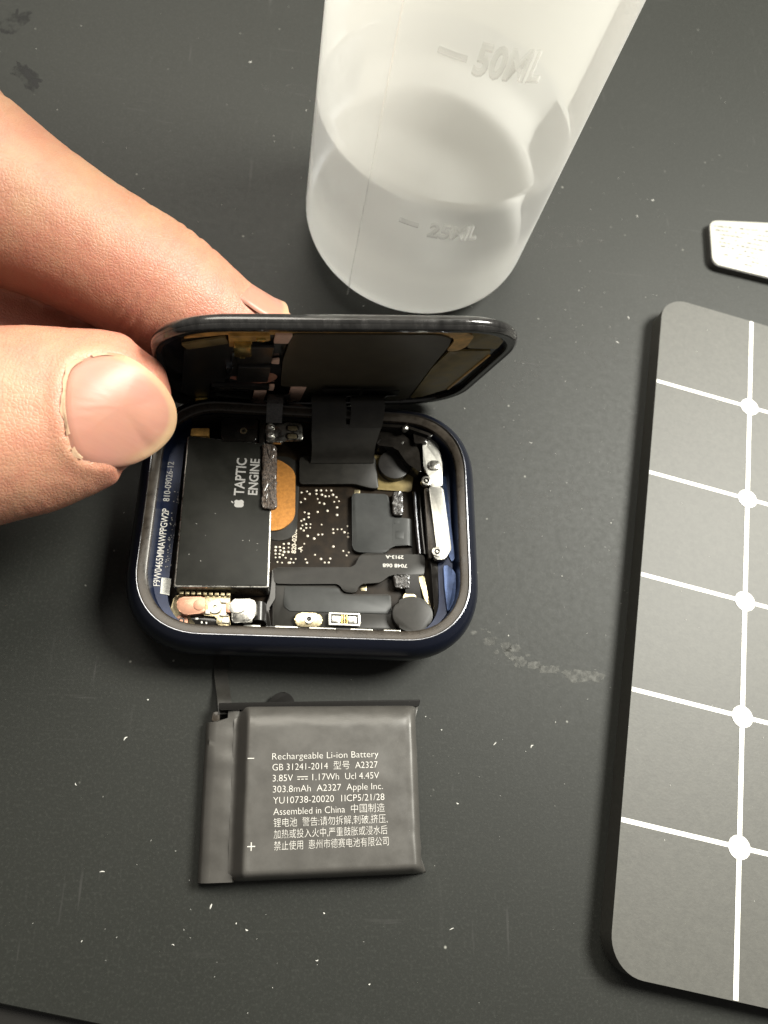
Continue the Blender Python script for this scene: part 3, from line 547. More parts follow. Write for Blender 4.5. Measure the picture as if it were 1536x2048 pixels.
prism('grey_left_band', fillet([(-19.2, 10.6), (-14.2, 13.0), (-13.8, 10.9), (-18.6, 8.8)], .3), -.62, -.36, M_brown, disp, .03)
prism('gold_plate', fillet([(-13.9, 13.9), (-9.2, 14.0), (-9.1, 12.2), (-11.2, 12.2), (-11.1, 11.0), (-13.7, 10.2)], .3), -.6, -.2, M_amber, disp, .06)
gc = prism('gold_connector', fillet([(-13.3, 12.2), (-11.3, 12.2), (-11.1, 8.8), (-13.1, 8.7)], .25), -.4, .55, M_gold, disp, .2)
prism('gold_pin', fillet([(-12.5, 8.8), (-11.8, 8.8), (-11.8, 7.4), (-12.4, 7.3)], .1), -.3, .3, M_gold, gc, .08)
prism('gold_stud', rrect(.55, .35, .2, 4, -10.2, 13.0), -.25, .1, M_gold, disp, .08)
prism('silver_bar', fillet([(-14.0, 3.0), (-13.1, 3.0), (-13.5, -3.0), (-14.1, -3.0)], .12), -.45, .05, M_chamfer, disp, .12)
prism('silver_bar', fillet([(-13.4, 8.2), (-13.0, 8.2), (-13.2, 4.0), (-13.5, 4.0)], .1), -.45, -.15, M_chamfer, disp, .1)
prism('black_chip', rrect(2.2, 3.0, .2, 3, -10.6, 7.6-.2), -.45, -.05, M_blk, disp, .1)
prism('black_chip', rrect(2.1, 3.2, .2, 3, -10.4, -.2), -.45, .05, M_blk, disp, .1)
prism('long_frame_bar', fillet([(-15.9, -5.0), (-10.1, -5.1), (-8.9, -6.2), (-7.8, -6.5), (-7.9, -7.2), (-14.4, -7.3)], .25), -.5, .05, M_blk, disp, .15)
prism('frame_bar_groove', fillet([(-14.8, -5.9), (-10.4, -6.0), (-9.6, -6.5), (-14.0, -6.6)], .1), .04, .1, M_rim, disp, .02)
prism('lower_black_film', fillet([(-15.5, -8.0), (-10.1, -8.0), (-10.1, -14.9), (-14.8, -14.9)], .4), -.6, -.35, M_gloss, disp, .04)
prism('hinge_tab', fillet([(-18.2, -12.0), (-16.3, -12.0), (-16.3, -18.6), (-18.3, -18.6)], .2), -.3, .5, M_gold, disp, .15)
prism('hinge_tab_step', fillet([(-18.0, -14.8), (-16.5, -14.8), (-16.5, -16.6), (-18.0, -16.6)], .2), .45, .85, M_amber, disp, .12)

# ------------------------------------------------------------------ battery pouch
bat = empty('battery', (2.25, -34.75, 0)); bat.rotation_euler = (0, 0, .0328)
tag(bat, 'flat dark grey pouch battery with white print lying on the mat', 'battery')
def batz(x, y):
    """height of the pouch top: flat cushion, soft shoulders, seams left and right"""
    s = lambda t: t*t*(3-2*t); q = lambda t: math.sqrt(max(0, 1-(1-t)**2))
    e = min(max((x+9.9)/1.7, 0), 1); f = min(max((14.0-x)/1.5, 0), 1); g_ = min(max((10.2-y)/3.0, 0), 1); h = min(max((y+10.65)/1.3, 0), 1)
    return .45+4.35*(.50+.50*s(e))*(.12+.88*q(f))*(.50+.50*q(g_))*q(h)
def pouch():
    xs = np.concatenate([np.linspace(-10.2, -7.5, 14), np.linspace(-7, 11.5, 26), np.linspace(11.8, 14.2, 14)]); ys = np.concatenate([np.linspace(-10.6, -9, 8), np.linspace(-8.5, 7, 20), np.linspace(7.3, 10.2, 14)])
    V = []; F = []; w = len(xs)
    for y in ys:
        for x in xs:
            z = batz(x, y)+.10*max(0, 1-min(x+10.2, 14.2-x, y+10.6, 10.2-y)/3.5)*noise.noise(Vector((x*.8, y*.8, 9)))+.07*noise.noise(Vector((x*.35, y*.35, 2)))+.03*noise.noise(Vector((x*1.3, y*1.3, 5)))
            xx = x; 
            if x > 12.5: xx += (x-12.5)/1.7*(.55*max(0, abs(y)-8.6)/1.8+.12*noise.noise(Vector((0, y*.6, 1)))-.35*(1-min(1, abs(abs(y)-10)/2.5))*0)
            V.append((xx, y, z))
    for i in range(len(ys)-1):
        for j in range(w-1): a = i*w+j; F.append((a, a+1, a+w+1, a+w))
    # skirt to the mat
    per = [j for j in range(w)]+[i*w+w-1 for i in range(1, len(ys))]+[(len(ys)-1)*w+j for j in range(w-2, -1, -1)]+[i*w for i in range(len(ys)-2, 0, -1)]
    k = len(V)
    for q in per: V.append((V[q][0]*.992, V[q][1]*.992, .05))
    m_ = len(per)
    for i in range(m_): j = (i+1) % m_; F.append((per[j], per[i], k+i, k+j))
    F.append(tuple(k+i for i in range(m_))[::-1])
    return raw('pouch', V, F, M_pouch, bat, True, 70)
po = pouch()
# folded side flap, left
V = []; F = []; ny = 40; sect = [(-9.4, .1), (-9.45, 2.1), (-9.65, 2.45), (-10.2, 2.55), (-11.3, 2.45), (-12.4, 2.3), (-13.3, 2.05), (-13.8, 1.2), (-13.8, .1)]
for i in range(ny+1):
    y = -10.6+i/ny*20.4
    for j, (x, z) in enumerate(sect):
        k = noise.noise(Vector((x*.5, y*.45, 3)))
        xx = x
        if y > 8.3 and x < -11.0: xx = -11.0+(x+11.0)*max(.0, 1-(y-8.3)/.35) if y < 8.65 else -11.0+(x+11)*.02
        V.append((xx+.10*k, y, max(.05, z+.22*k*(z > 1))))
n = len(sect)
for i in range(ny):
    for j in range(n-1): a = i*n+j; F.append((a, a+n, a+n+1, a+1))
F.append(tuple(range(n))); F.append(tuple(ny*n+j for j in range(n))[::-1])
fo = raw('folded_flap', V, F, M_pouch, bat, True, 50)
ribbon('flap_seam', [((-9.42, y, 2.50+.05*math.sin(y)), (-9.28, y, 2.55+.05*math.sin(y))) for y in np.linspace(-10.3, 9.6, 12)], .3, M_rim, bat, 2, 1)
prism('back_fold', fillet([(-12.2, 9.7), (14.3, 10.0), (14.6, 10.9), (-12.3, 10.6)], .2), .1, 3.0, M_pouch_edge, bat, .25, 3)
prism('pouch_tab', fillet([(-6.1, 10.4), (-5.2, 11.9), (-3.8, 12.4), (-2.6, 11.7), (-2.2, 10.4)], .6, 5), .05, .9, M_pouch_edge, bat, .3, 3)
ribbon('tail_ribbon', [((-12.3, 9.3, 2.0), (-10.4, 9.3, 2.0)), ((-12.5, 11.0, 1.6), (-10.7, 11.0, 1.6)), ((-12.9, 13.2, .7), (-11.1, 13.2, .7)), ((-13.3, 16, .35), (-11.5, 16, .35)), ((-13.7, 24.0, .3), (-11.8, 24.0, .3))], .15, M_flex, bat)
prism('notch_metal', fillet([(-13.0, 9.6), (-12.1, 9.7), (-12.1, 8.5), (-13.1, 8.4)], .2), .8, 1.9, M_rim, bat, .1)
LINES = ['Rechargeable Li-ion Battery', 'GB 31241-2014  型号  A2327', '3.85V       1.17Wh  Ucl 4.45V', '303.8mAh  A2327  Apple Inc.', 'YU10738-20020  1ICP5/21/28', 'Assembled in China  中国制造', '锂电池  警告:请勿拆解,刺破,挤压,', '加热或投入火中,严重鼓胀或浸水后', '禁止使用  惠州市德赛电池有限公司']
WID = [13.55, 13.35, 13.45, 13.85, 13.95, 13.9, 14.15, 14.05, 14.1]
it = []
for i, s in enumerate(LINES):
    it.append((s, (-5.25+.06*i, 3.35-1.30*i, 0), 0.4, .80, WID[i], -.011))
zt = lambda x, y: batz(x, y)+.07*noise.noise(Vector((x*.35, y*.35, 2)))+.03*noise.noise(Vector((x*1.3, y*1.3, 5)))+.06
lettering('printed_lines', it, M_white, bat, zt)
V = []; F = []
def bar(x, y, w, h):
    k = len(V); V.extend([(q, r_, zt(q, r_)+.01) for q, r_ in ((x-w/2, y-h/2), (x+w/2, y-h/2), (x+w/2, y+h/2), (x-w/2, y+h/2))]); F.append((k, k+1, k+2, k+3))
bar(-7.9, 3.55, .8, .11); bar(-7.5, -6.6, .95, .12); bar(-7.5, -6.6, .12, .95)
bar(-1.42, 1.24, 1.35, .09)
for q in (-1.9, -1.42, -.94): bar(q, .95, .32, .09)
raw('polarity_marks', V, F, M_white, bat)

# ------------------------------------------------------------------ squeeze bottle and its liquid
BX, BY, BR, BH = 16.05, 57.1, 18.9, 92.0
def circ(r, z, n=72): return [(r*math.cos(2*math.pi*i/n), r*math.sin(2*math.pi*i/n), z) for i in range(n)]
bo = empty('squeeze_bottle', (BX, BY, 0)); tag(bo, 'translucent white plastic measuring bottle partly filled with clear liquid', 'bottle')
cor = 7.0; profo = [(0.01, .9), (6, .8), (BR-cor-2.5, .5), (BR-cor-.8, .02)]
for k in range(13):
    t = k/12*math.pi/2; profo.append((BR-cor+cor*math.sin(t), cor-cor*math.cos(t)))
profo += [(BR, 14), (BR, 26), (BR, 40), (BR, 55), (BR, 72), (BR-.5, 80), (BR-3, 86), (BR-8, 90), (BR-10, 91), (BR-10, 98)]
wt = .5
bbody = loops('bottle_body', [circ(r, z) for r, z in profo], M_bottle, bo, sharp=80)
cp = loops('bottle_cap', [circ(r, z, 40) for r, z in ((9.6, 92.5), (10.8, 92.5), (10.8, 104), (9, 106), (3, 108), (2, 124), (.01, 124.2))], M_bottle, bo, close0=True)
WL = 28.2
li = loops('liquid', [circ(r, z) for r, z in [(.01, 1.3), (6, 1.2)]+[(BR-cor+(cor-wt-.08)*math.sin(t), cor-(cor-wt-.08)*math.cos(t)) for t in [math.pi/2*k/8 for k in range(0, 9)]]+[(BR-wt-.08, 14), (BR-wt-.08, WL+.5), (BR-wt-.35, WL+.15), (BR-wt-1.0, WL), (6, WL), (.01, WL)]], M_liquid, None, sharp=50)
li.data.materials.append(M_surface)
for p_ in li.data.polygons:
    if p_.center.z > (WL-.05)*S: p_.material_index = 1
li.location = (BX*S, BY*S, 0); tag(li, 'clear liquid standing inside the translucent measuring bottle', 'liquid')
def on_bottle(name, s, a0, a1, z, h, bold=.03):
    V, F = text_mesh(s, bold); V[:, 0] -= V[:, 0].min(); sx = 1/V[:, 0].max(); sy = h/.7; n = len(V); VV = []; FF = []
    for e in (-.15, .35):
        for x, y, _ in V:
            xx = x*sx+.12*y*sy/h*.1; a = R(a0+(a1-a0)*xx); VV.append(((BR+e)*math.cos(a), (BR+e)*math.sin(a), z+y*sy))
    ec = {}
    for f in F:
        FF.append(tuple(i+n for i in f)); 
        for i in range(len(f)):
            k = (f[i], f[(i+1) % len(f)]); ec[k] = 1
    for (a, b) in ec:
        if (b, a) not in ec: FF.append((a, b, b+n, a+n))
    return raw(name, VV, FF, M_emboss, bo, True, 40)
on_bottle('volume_mark', '50ML', -98.5, -75.0, 48.3, 3.6); on_bottle('volume_mark', '25ML', -96.5, -75.0, 22.7, 2.5)
for a0, a1, z in ((-111, -101, 49.6), (-109.5, -101, 24.0)):
    V = []; n = 10
    for i in range(n+1):
        a = R(a0+(a1-a0)*i/n)
        for e, dz in ((-.15, -.45), (.35, -.2), (.35, .2), (-.15, .45)): V.append(((BR+e)*math.cos(a), (BR+e)*math.sin(a), z+dz))
    F = [(i*4+j, (i+1)*4+j, (i+1)*4+j+1, i*4+j+1) for i in range(n) for j in range(3)]+[(3, 2, 1, 0), (n*4, n*4+1, n*4+2, n*4+3)]
    raw('volume_dash', V, F, M_emboss, bo, True, 50)
V = []; 
for z in np.linspace(3, 80, 40):
    for da, e in ((-.5, -.1), (-.2, .08), (.2, .08), (.5, -.1)): a = R(-126.2+da); V.append(((BR+e)*math.cos(a), (BR+e)*math.sin(a), float(z)))
raw('mould_seam', V, [(i*4+j, i*4+j+1, (i+1)*4+j+1, (i+1)*4+j) for i in range(39) for j in range(3)], M_emboss, bo, True, 60)

# ------------------------------------------------------------------ gridded board and card
bd_ = empty('grid_board', (74.42, 27.17, 0)); BA = -.2046; bd_.rotation_euler = (0, 0, BA)
tag(bd_, 'dark grey magnetic board ruled with white lines and dots on the mat', 'board')
CELL = 17.61; MG = 16.86
x0, x1, y1, y0 = -MG-.1, CELL*4+MG, CELL*1.0+.7, -CELL*5.03
prism('board_slab', rrect((x1-x0)/2, (y1-y0)/2, 4.6, 10, (x0+x1)/2, (y0+y1)/2), .02, 3.5, M_board, bd_, .22, 3)
def strip(name, pts, m): return raw(name, [(x, y, 3.53) for x, y in pts], [tuple(range(len(pts)))], m, bd_)
def wob(a, b, axis, c, w):
    n = 24; P = []
    for s in (-1, 1):
        q = [a+(b-a)*i/n for i in range(n+1)]
        if s > 0: q = q[::-1]
        for t in q:
            o = s*w/2+.03*noise.noise(Vector((t*.8, c, s)))
            P.append((t, c+o) if axis == 0 else (c-o, t))
    return P
for k in range(5): strip('grid_line', wob(x0+.05, x1-.05, 0, -CELL*k, .62), M_grid)
for k in range(5): strip('grid_line', wob(y0+.1, y1-.1, 1, CELL*k, .72), M_grid).location.z = .00002
for i in range(5):
    for j in range(5):
        d_ = strip('grid_dot', [(CELL*i+1.62*math.cos(6.2832*t/32)*(1+.02*math.sin(3*t)), -CELL*j+1.55*math.sin(6.2832*t/32)) for t in range(32)], M_grid); d_.location.z = .00004
cd = empty('printed_card', (0, 0, 0)); tag(cd, 'small white card of faint fine print with dark edge beside the board', 'card')
cpoly = [(75.0, 69.6), (73.9, 58.8), (104, 54.5), (104, 72.5)]
prism('card_base', fillet(cpoly, 2.0, 6), .02, 1.35, M_card_side, cd, .08)
prism('card_face', fillet([(75.1, 69.5), (74.05, 58.95), (104, 54.7), (104, 72.4)], 1.9, 6), 1.34, 1.52, M_card, cd, .05)
V = []; F = []; rnd = random.Random(3)
for i in range(9):
    x = 75.9+.12*i
    while x < 100:
        w = rnd.uniform(.15, .9); yy = 68.2-.95*i-(x-76)*(-.03+.028*i)
        if rnd.random() < (.7 if i < 6 else .35):
            k = len(V); h = rnd.uniform(.035, .10); t = rnd.uniform(-.06, .06)
            V += [(x, yy-h, 1.56), (x+w, yy-h+t, 1.56), (x+w, yy+h+t, 1.56), (x, yy+h, 1.56)]; F.append((k, k+1, k+2, k+3))
        x += w+rnd.uniform(.1, .5)
fp = raw('fine_print', V, F, M_ink, cd); fp['kind'] = 'stuff'

# ------------------------------------------------------------------ dried glue smear and lint on the mat
gs = empty('glue_smear', (33, -17, 0)); tag(gs, 'dried whitish glue smear trailing from the watch corner across the mat', 'glue smear')
def blot(cx, cy, a, b, ang, n=44, rough=.5, seed=0):
    P = []
    for i in range(n):
        t = 2*math.pi*i/n; k = 1+rough*noise.noise(Vector((math.cos(t)*2.2, math.sin(t)*2.2, seed*7.3)))+.28*noise.noise(Vector((math.cos(t)*7, math.sin(t)*7, seed*3.1)))
        c, s = math.cos(t), math.sin(t); c = math.copysign(abs(c)**.6, c); s = math.copysign(abs(s)**.6, s)
        x, y = a*k*c, b*k*s; P.append((cx+x*math.cos(ang)-y*math.sin(ang)-33, cy+x*math.sin(ang)+y*math.cos(ang)+17))
    return P
for i, (cx, cy, a, b, an) in enumerate([(41.5, -18.9, 3.1, .85, -.03), (36.4, -18.1, 1.5, .55, .1), (34.2, -17.6, 1.0, .5, .2), (32.0, -17.2, .9, .7, .5), (30.6, -16.3, 1.1, .55, -.7), (30.0, -15.0, .7, .6, .2), (31.2, -15.3, .9, .6, .3), (27.4, -14.4, .8, .55, .1), (28.2, -13.9, .4, .2, 0), (28.4, -15.9, .5, .25, 0), (25.1, -13.2, .5, .3, .2), (26.4, -12.6, .35, .14, -.3), (27.5, -13.0, .3, .13, -.3), (33.2, -16.2, .4, .2, .1)]):
    prism('glue_flake', blot(cx, cy, a, b, an, seed=i), .004, .022, M_residue, gs, 0)
for nm, mm_, L_ in (('pale_scuff', M_scuff, [(-6.8, 89.2, 5.0, 2.2, .1), (52, 38, 7, 3, .4), (33, 30, 6, 3.0, .9), (45, 62, 8, 3, .3), (38, 8, 7, 3.5, .5), (47, -3, 6, 2.5, .1)]), ('dark_stain', M_stain, [(-57, 95.8, 3.4, 1.8, 1.2), (-53.1, 83.3, 3.6, 1.7, -.7)])):
    for i, (cx, cy, a_, b_, an) in enumerate(L_):
        P = [(x+33, y-17) for x, y in blot(cx, cy, a_, b_, an, seed=20+i)]
        raw(nm, [(x, y, .006+.001*i) for x, y in P], [tuple(range(len(P)))], mm_, wm)
lint_px = [(-14.6, 94.9), (-.8, 79.3), (-45.7, 97.5), (-3.5, 84.6), (8, 42), (60.9, 69.6), (64.7, 74.2), (53.5, 40.1), (47.3, 50.4), (56.2, 45.6), (43, 31), (41.6, 12), (48.5, 5.5), (39.5, -3.8), (36.7, -25.6), (30.4, -13.4), (27.6, -28.7), (22.0, -36.5), (20.8, -51.4), (-6.2, -50.4), (-4.9, -51.1), (-13.5, -52.6), (10.3, -57.2), (4.5, -49.4), (-9.4, -48.5), (-27.2, -34.6), (-22.7, -44.6), (3.8, -54.5), (-14.3, -5.6), (25, 24), (30.3, 38.4), (36.0, 18.7), (61.6, 36.5), (33, -29), (20, -27), (17.8, -25.3), (-21.9, -29), (-19.7, -24), (-24, -52)]
V = []; F = []
def fleck(x, y, L_, w, ang, z=.0):
    k = len(V); c, s = math.cos(ang), math.sin(ang); bend = random.uniform(-.5, .5)*L_
    for i in range(4):
        t = i/3-.5; px = t*L_; py = bend*(t*t-.25)*2; ww = w*(1 if 0 < i < 3 else .4)
        for dx, dz in ((-ww, .01), (0, ww*1.2+.03), (ww, .01)):
            V.append((x+px*c-(py+dx)*s, y+px*s+(py+dx)*c, z+dz))
    for i in range(3):
        for j in range(2): a = k+i*3+j; F.append((a, a+3, a+4, a+1))
for x, y in lint_px:
    L_ = random.choice([.2, .25, .35, .6]); fleck(x, y, L_, random.uniform(.04, .10), random.uniform(0, 3.14))
clus = [(random.uniform(-40, 70), random.uniform(-55, 90)) for _ in range(14)]+[(45, 20), (40, 0), (50, 45), (30, -28), (60, 75)]
for i in range(380):
    cxy = random.choice(clus); x, y = (random.gauss(cxy[0], 7), random.gauss(cxy[1], 7)) if i < 240 else (random.uniform(-60, 100), random.uniform(-60, 130)); fleck(x, y, random.uniform(.06, .2), random.uniform(.012, .035), random.uniform(0, 3.14))
for i in range(45):
    u_, v_ = random.uniform(x0+2, 20), random.uniform(y0+3, y1-3); c_, s_2 = math.cos(BA), math.sin(BA)
    fleck(74.42+u_*c_-v_*s_2, 27.17+u_*s_2+v_*c_, random.uniform(.1, .35), random.uniform(.015, .05), random.uniform(0, 3.14), 3.505)
lo = raw('lint_specks', V, F, M_lint, None, True); tag(lo, 'tiny white lint specks scattered over the dark mat', 'lint', 'stuff')

# ------------------------------------------------------------------ the hand
def tube_rings(path, n=28, seg=10, tipf=.95):
    """path: (point, radius across, radius deep, deep direction); smooth closed limb with rounded end at the last point"""
    P = [Vector(p[0]) for p in path]; out = []
    def cr(a, b, c, d, t): return .5*((2*b)+(-a+c)*t+(2*a-5*b+4*c-d)*t*t+(-a+3*b-3*c+d)*t**3)
    for i in range(len(P)-1):
        q = [max(0, i-1), i, i+1, min(len(P)-1, i+2)]
        for k in range(seg):
            t = k/seg
            out.append((cr(*[P[j] for j in q], t), cr(*[path[j][1] for j in q], t), cr(*[path[j][2] for j in q], t), cr(*[Vector(path[j][3]) for j in q], t)))
    out.append((P[-1], path[-1][1], path[-1][2], Vector(path[-1][3])))
    rings = []; frames = []
    for i, (c, ra, rb, dn) in enumerate(out):
        t = (out[min(i+1, len(out)-1)][0]-out[max(i-1, 0)][0]).normalized(); dn = (dn-t*dn.dot(t)).normalized(); s = t.cross(dn)
        rings.append([c+s*ra*math.cos(6.2832*j/n)+dn*rb*math.sin(6.2832*j/n) for j in range(n)]); frames.append((c, t, s, dn, ra, rb))
    c, t, s, dn, ra, rb = frames[-1]
    for k in range(1, 7):                                # rounded tip
        a = k/6*math.pi/2; f = math.cos(a); rings.append([c+t*min(ra, rb)*tipf*math.sin(a)+(s*ra*math.cos(6.2832*j/n)+dn*rb*math.sin(6.2832*j/n))*max(f, .01) for j in range(n)])
    return rings, frames
camp = Vector((-5.7, -37.4, 106.3))
nt_ = Vector((.10, -.30, .95))                            # dorsal direction of the thumb, towards the viewer
nt_.normalize(); t_ax = Vector((.966, .258, -.02)); t_sd = nt_.cross(t_ax); t_ax = t_sd.cross(nt_); T0 = Vector((-25, 5, 23))
thumb = [((-98, 2, 30), 13, 13, nt_), ((-76, -3, 27), 12, 12, nt_), ((-58, -3.0, 24.5), 11.4, 10.5, nt_)]
for u, xc, ra, rb in ((-21, .6, 11.6, 10.4), (-13, .9, 11.1, 9.4), (-9.0, 1.1, 10.9, 8.9), (-4.5, 1.4, 10.2, 8.2), (.4, 1.8, 8.8, 7.2), (2.6, 1.4, 7.6, 6.3), (4.3, 1.0, 6.3, 4.9)):
    thumb.append((T0+t_ax*u+t_sd*xc, ra, rb, nt_))
ni = Vector((.35, .62, .55))                              # back of the index finger
index = [((-100, 36, 38), 12, 13, ni), ((-78, 44, 38), 11, 11.5, ni), ((-60, 40.5, 33.5), 10.2, 10.4, ni), ((-48, 35.6, 29.5), 10.0, 10.3, ni), ((-40.5, 31.9, 27.0), 9.8, 10.0, ni), ((-33, 29.3, 25.0), 8.9, 9.0, ni), ((-26, 26.9, 22.7), 8.2, 8.4, ni), ((-20, 25.1, 20.2), 8.1, 8.2, ni), ((-14.4, 23.6, 17.5), 7.7, 7.4, ni), ((-8.5, 23.0, 15.2), 6.4, 5.9, ni)]
middle = [((-100, 52, 26), 12, 12, ni), ((-82, 52, 24), 10.5, 10.5, ni), ((-62, 43, 16), 9.2, 9.2, ni), ((-50, 32, 12), 8.8, 8.8, ni), ((-42, 24, 11.0), 8, 8, ni), ((-33, 19.5, 9.5), 7.2, 7.2, ni)]
ringf = [((-102, 62, 14), 10, 10, ni), ((-84, 58, 12), 9, 9, ni), ((-68, 46, 9.5), 8.2, 8.2, ni), ((-60, 33, 9), 7.6, 7.6, ni), ((-62, 24, 9.5), 6.5, 6.5, ni)]
pinky = [((-108, 62, 9), 9, 8.5, ni), ((-94, 58, 8.5), 7.6, 7.6, ni), ((-80, 46, 8), 6.6, 6.6, ni), ((-76, 36, 8), 6, 6, ni), ((-79, 28, 8.5), 5.5, 5.5, ni)]
palm = [((-190, 20, 28), 20, 24, (0, 0, 1)), ((-165, 20, 28), 21, 25, (0, 0, 1)), ((-135, 26, 27), 22, 29, (0, 1, 0)), ((-112, 32, 25), 21, 27, (0, 1, 0)), ((-98, 40, 24), 15, 20, (0, 1, 0))]
HV = []; HF = []; frames_t = frames_i = None
for nm, pth in (('t', thumb), ('i', index), ('m', middle), ('r', ringf), ('p', pinky), ('w', palm)):
    rg, fr = tube_rings(pth, tipf=.66 if nm == 't' else .95); k = len(HV); n = len(rg[0])
    if nm == 't': frames_t = fr
    if nm == 'i': frames_i = fr
    HV += [tuple(v) for r_ in rg for v in r_]
    for a in range(len(rg)-1):
        for j in range(n): HF.append((k+a*n+j, k+a*n+(j+1) % n, k+(a+1)*n+(j+1) % n, k+(a+1)*n+j))
    HF.append(tuple(k+j for j in range(n))[::-1]); HF.append(tuple(k+(len(rg)-1)*n+j for j in range(n)))
hm = bpy.data.meshes.new('hand_cage'); hm.from_pydata([Vector(v)*S for v in HV], [], HF); hm.update()
bmh = bmesh.new(); bmh.from_mesh(hm); bmesh.ops.recalc_face_normals(bmh, faces=bmh.faces); bmh.to_mesh(hm); bmh.free()
ho = bpy.data.objects.new('hand_cage', hm); COL.objects.link(ho)
rm = ho.modifiers.new('r', 'REMESH'); rm.mode = 'VOXEL'; rm.voxel_size = .55*S
sm = ho.modifiers.new('s', 'SMOOTH'); sm.factor = .5; sm.iterations = 10
dg = bpy.context.evaluated_depsgraph_get(); dg.update()
skin = bpy.data.meshes.new_from_object(ho.evaluated_get(dg)); bpy.data.objects.remove(ho)
nv = len(skin.vertices); co = np.empty(nv*3); skin.vertices.foreach_get('co', co); co = co.reshape(-1, 3)/S
no = np.empty(nv*3); skin.vertices.foreach_get('normal', no); no = no.reshape(-1, 3)
disp_ = np.zeros(nv); flush = np.zeros(nv)
def crease(c, ax, w, depth, reach, bend=.0):
    d = co-np.array(c); a = np.array(ax)/np.linalg.norm(ax); t = d@a; rr = np.linalg.norm(d-np.outer(t, a), axis=1)
    t = t+bend*rr*rr/10
    disp_[:] -= depth*np.exp(-(t/w)**2)*np.exp(-(np.maximum(0, np.linalg.norm(d, axis=1)-reach)/2.5)**2)
def bulge(c, r, h):
    d = np.linalg.norm(co-np.array(c), axis=1); disp_[:] += h*np.exp(-(d/r)**2)
ia = (.86, -.38, -.33)
for k_, (c, w, dp) in enumerate([((-20.5, 25.3, 20.4), .4, .20), ((-21.9, 25.7, 20.9), .3, .14), ((-23.2, 26.1, 21.4), .25, .10), ((-18.6, 24.9, 19.8), .3, .12), ((-17.2, 24.5, 19.2), .25, .08), ((-26.5, 27.1, 22.9), .25, .07), ((-44, 33.5, 28.2), .5, .30), ((-46, 34.4, 28.9), .4, .12), ((-41.5, 32.6, 27.6), .3, .10), ((-36, 30.2, 26), .3, .06), ((-29, 28, 23.8), .3, .05)]):
    crease(c, ia, w, dp, 9.5, .1)
for k_, (c, w, dp) in enumerate([((-46, .2, 23.5), .5, .2), ((-48, -.2, 23.8), .45, .15), ((-43.8, .6, 23.5), .4, .15), ((-41, 1.2, 23.5), .35, .08)]):
    crease(c, (.97, .2, 0), w, dp, 12, -.05)
bulge((-20, 30, 26), 6, .5); bulge((-46, 38, 36), 9, .6)
# nail bed: outline in thumb coordinates (along, across)
NP = [(-2.3, 4.9), (-3.4, 2.0), (-3.75, -1.2), (-3.3, -4.6), (-1.2, -5.9), (1.8, -5.9), (4.8, -4.7), (7.15, -2.7), (7.95, -.3), (7.2, 2.2), (5.1, 4.6), (2.9, 6.0), (.4, 6.15)]
def closed_cr(P, k=8):
    out = []; n = len(P)
    for i in range(n):
        a, b, c, d = [Vector(P[(i+j-1) % n]) for j in range(4)]
        for t in [q/k for q in range(k)]: out.append(.5*((2*b)+(-a+c)*t+(2*a-5*b+4*c-d)*t*t+(-a+3*b-3*c+d)*t**3))
    return out
NO = closed_cr(NP); NPO = T0+nt_*6.5
rel = co-np.array(NPO); uu = rel@np.array(t_ax); xx_ = rel@np.array(t_sd); hh = rel@np.array(nt_)
cand = np.where((hh > -5.5) & (np.abs(uu) < 13) & (np.abs(xx_) < 12))[0]
poly = np.array([(q.x, q.y) for q in NO]); pn = len(poly)
dd = np.sqrt(((np.stack([uu[cand], xx_[cand]], 1)[:, None, :]-poly[None])**2).sum(2)).min(1)
ins = np.zeros(len(cand), bool)
for i in range(pn):
    (ax0, ay0), (bx0, by0) = poly[i], poly[(i+1) % pn]; px_, py_ = uu[cand], xx_[cand]
    ins ^= ((ay0 > py_) != (by0 > py_)) & (px_ < (bx0-ax0)*(py_-ay0)/(by0-ay0+1e-12)+ax0)
prox = np.clip((2.5-uu[cand])/4, 0, 1)
disp_[cand] += np.where(ins, -.30*np.clip(dd/.5, 0, 1), .28*np.exp(-((dd-.55)/.8)**2)*np.clip((xx_[cand]+7.5)/3, .25, 1)*prox)
# fine wrinkling
for i in range(nv):
    p_ = co[i]
    if p_[0] > -62:
        disp_[i] += .10*noise.noise(Vector(p_*.25))+.045*noise.noise(Vector((p_[0]*1.1, p_[1]*.6, p_[2]*.6)))+.02*noise.noise(Vector(p_*2.4))
co2 = co+no*disp_[:, None]
# flushed (redder) skin: finger pads, sides that meet, nail walls and creases
def fl_at(c, r, v):
    d = np.linalg.norm(co-np.array(c), axis=1); flush[:] = np.maximum(flush, v*np.exp(-(d/r)**2))
fl_at((-18, 14, 17), 15, 1.0); fl_at((-30, 16, 18), 14, .95); fl_at((-45, 19, 22), 15, .85); fl_at((-14, 18, 24), 7, .6); fl_at((-22, -3, 20), 8, .5); fl_at((-25, 13, 26), 8, .5); fl_at((-34, -7, 20), 10, .45); fl_at((-33, 6, 31), 10, .35); fl_at((-24, -2, 27), 8, .4)
flush = np.clip(flush+np.clip(-disp_*.6, 0, .3), 0, 1)
skin.vertices.foreach_set('co', (co2*S).ravel()); skin.update()
at_ = skin.attributes.new('flush', 'FLOAT', 'POINT'); at_.data.foreach_set('value', flush.astype(np.float32))
skin.materials.clear(); skin.name = 'hand'
hand = link('hand', skin, M_skin, None, True)
tag(hand, 'hand pinching the open display between thumb and index finger', 'hand')

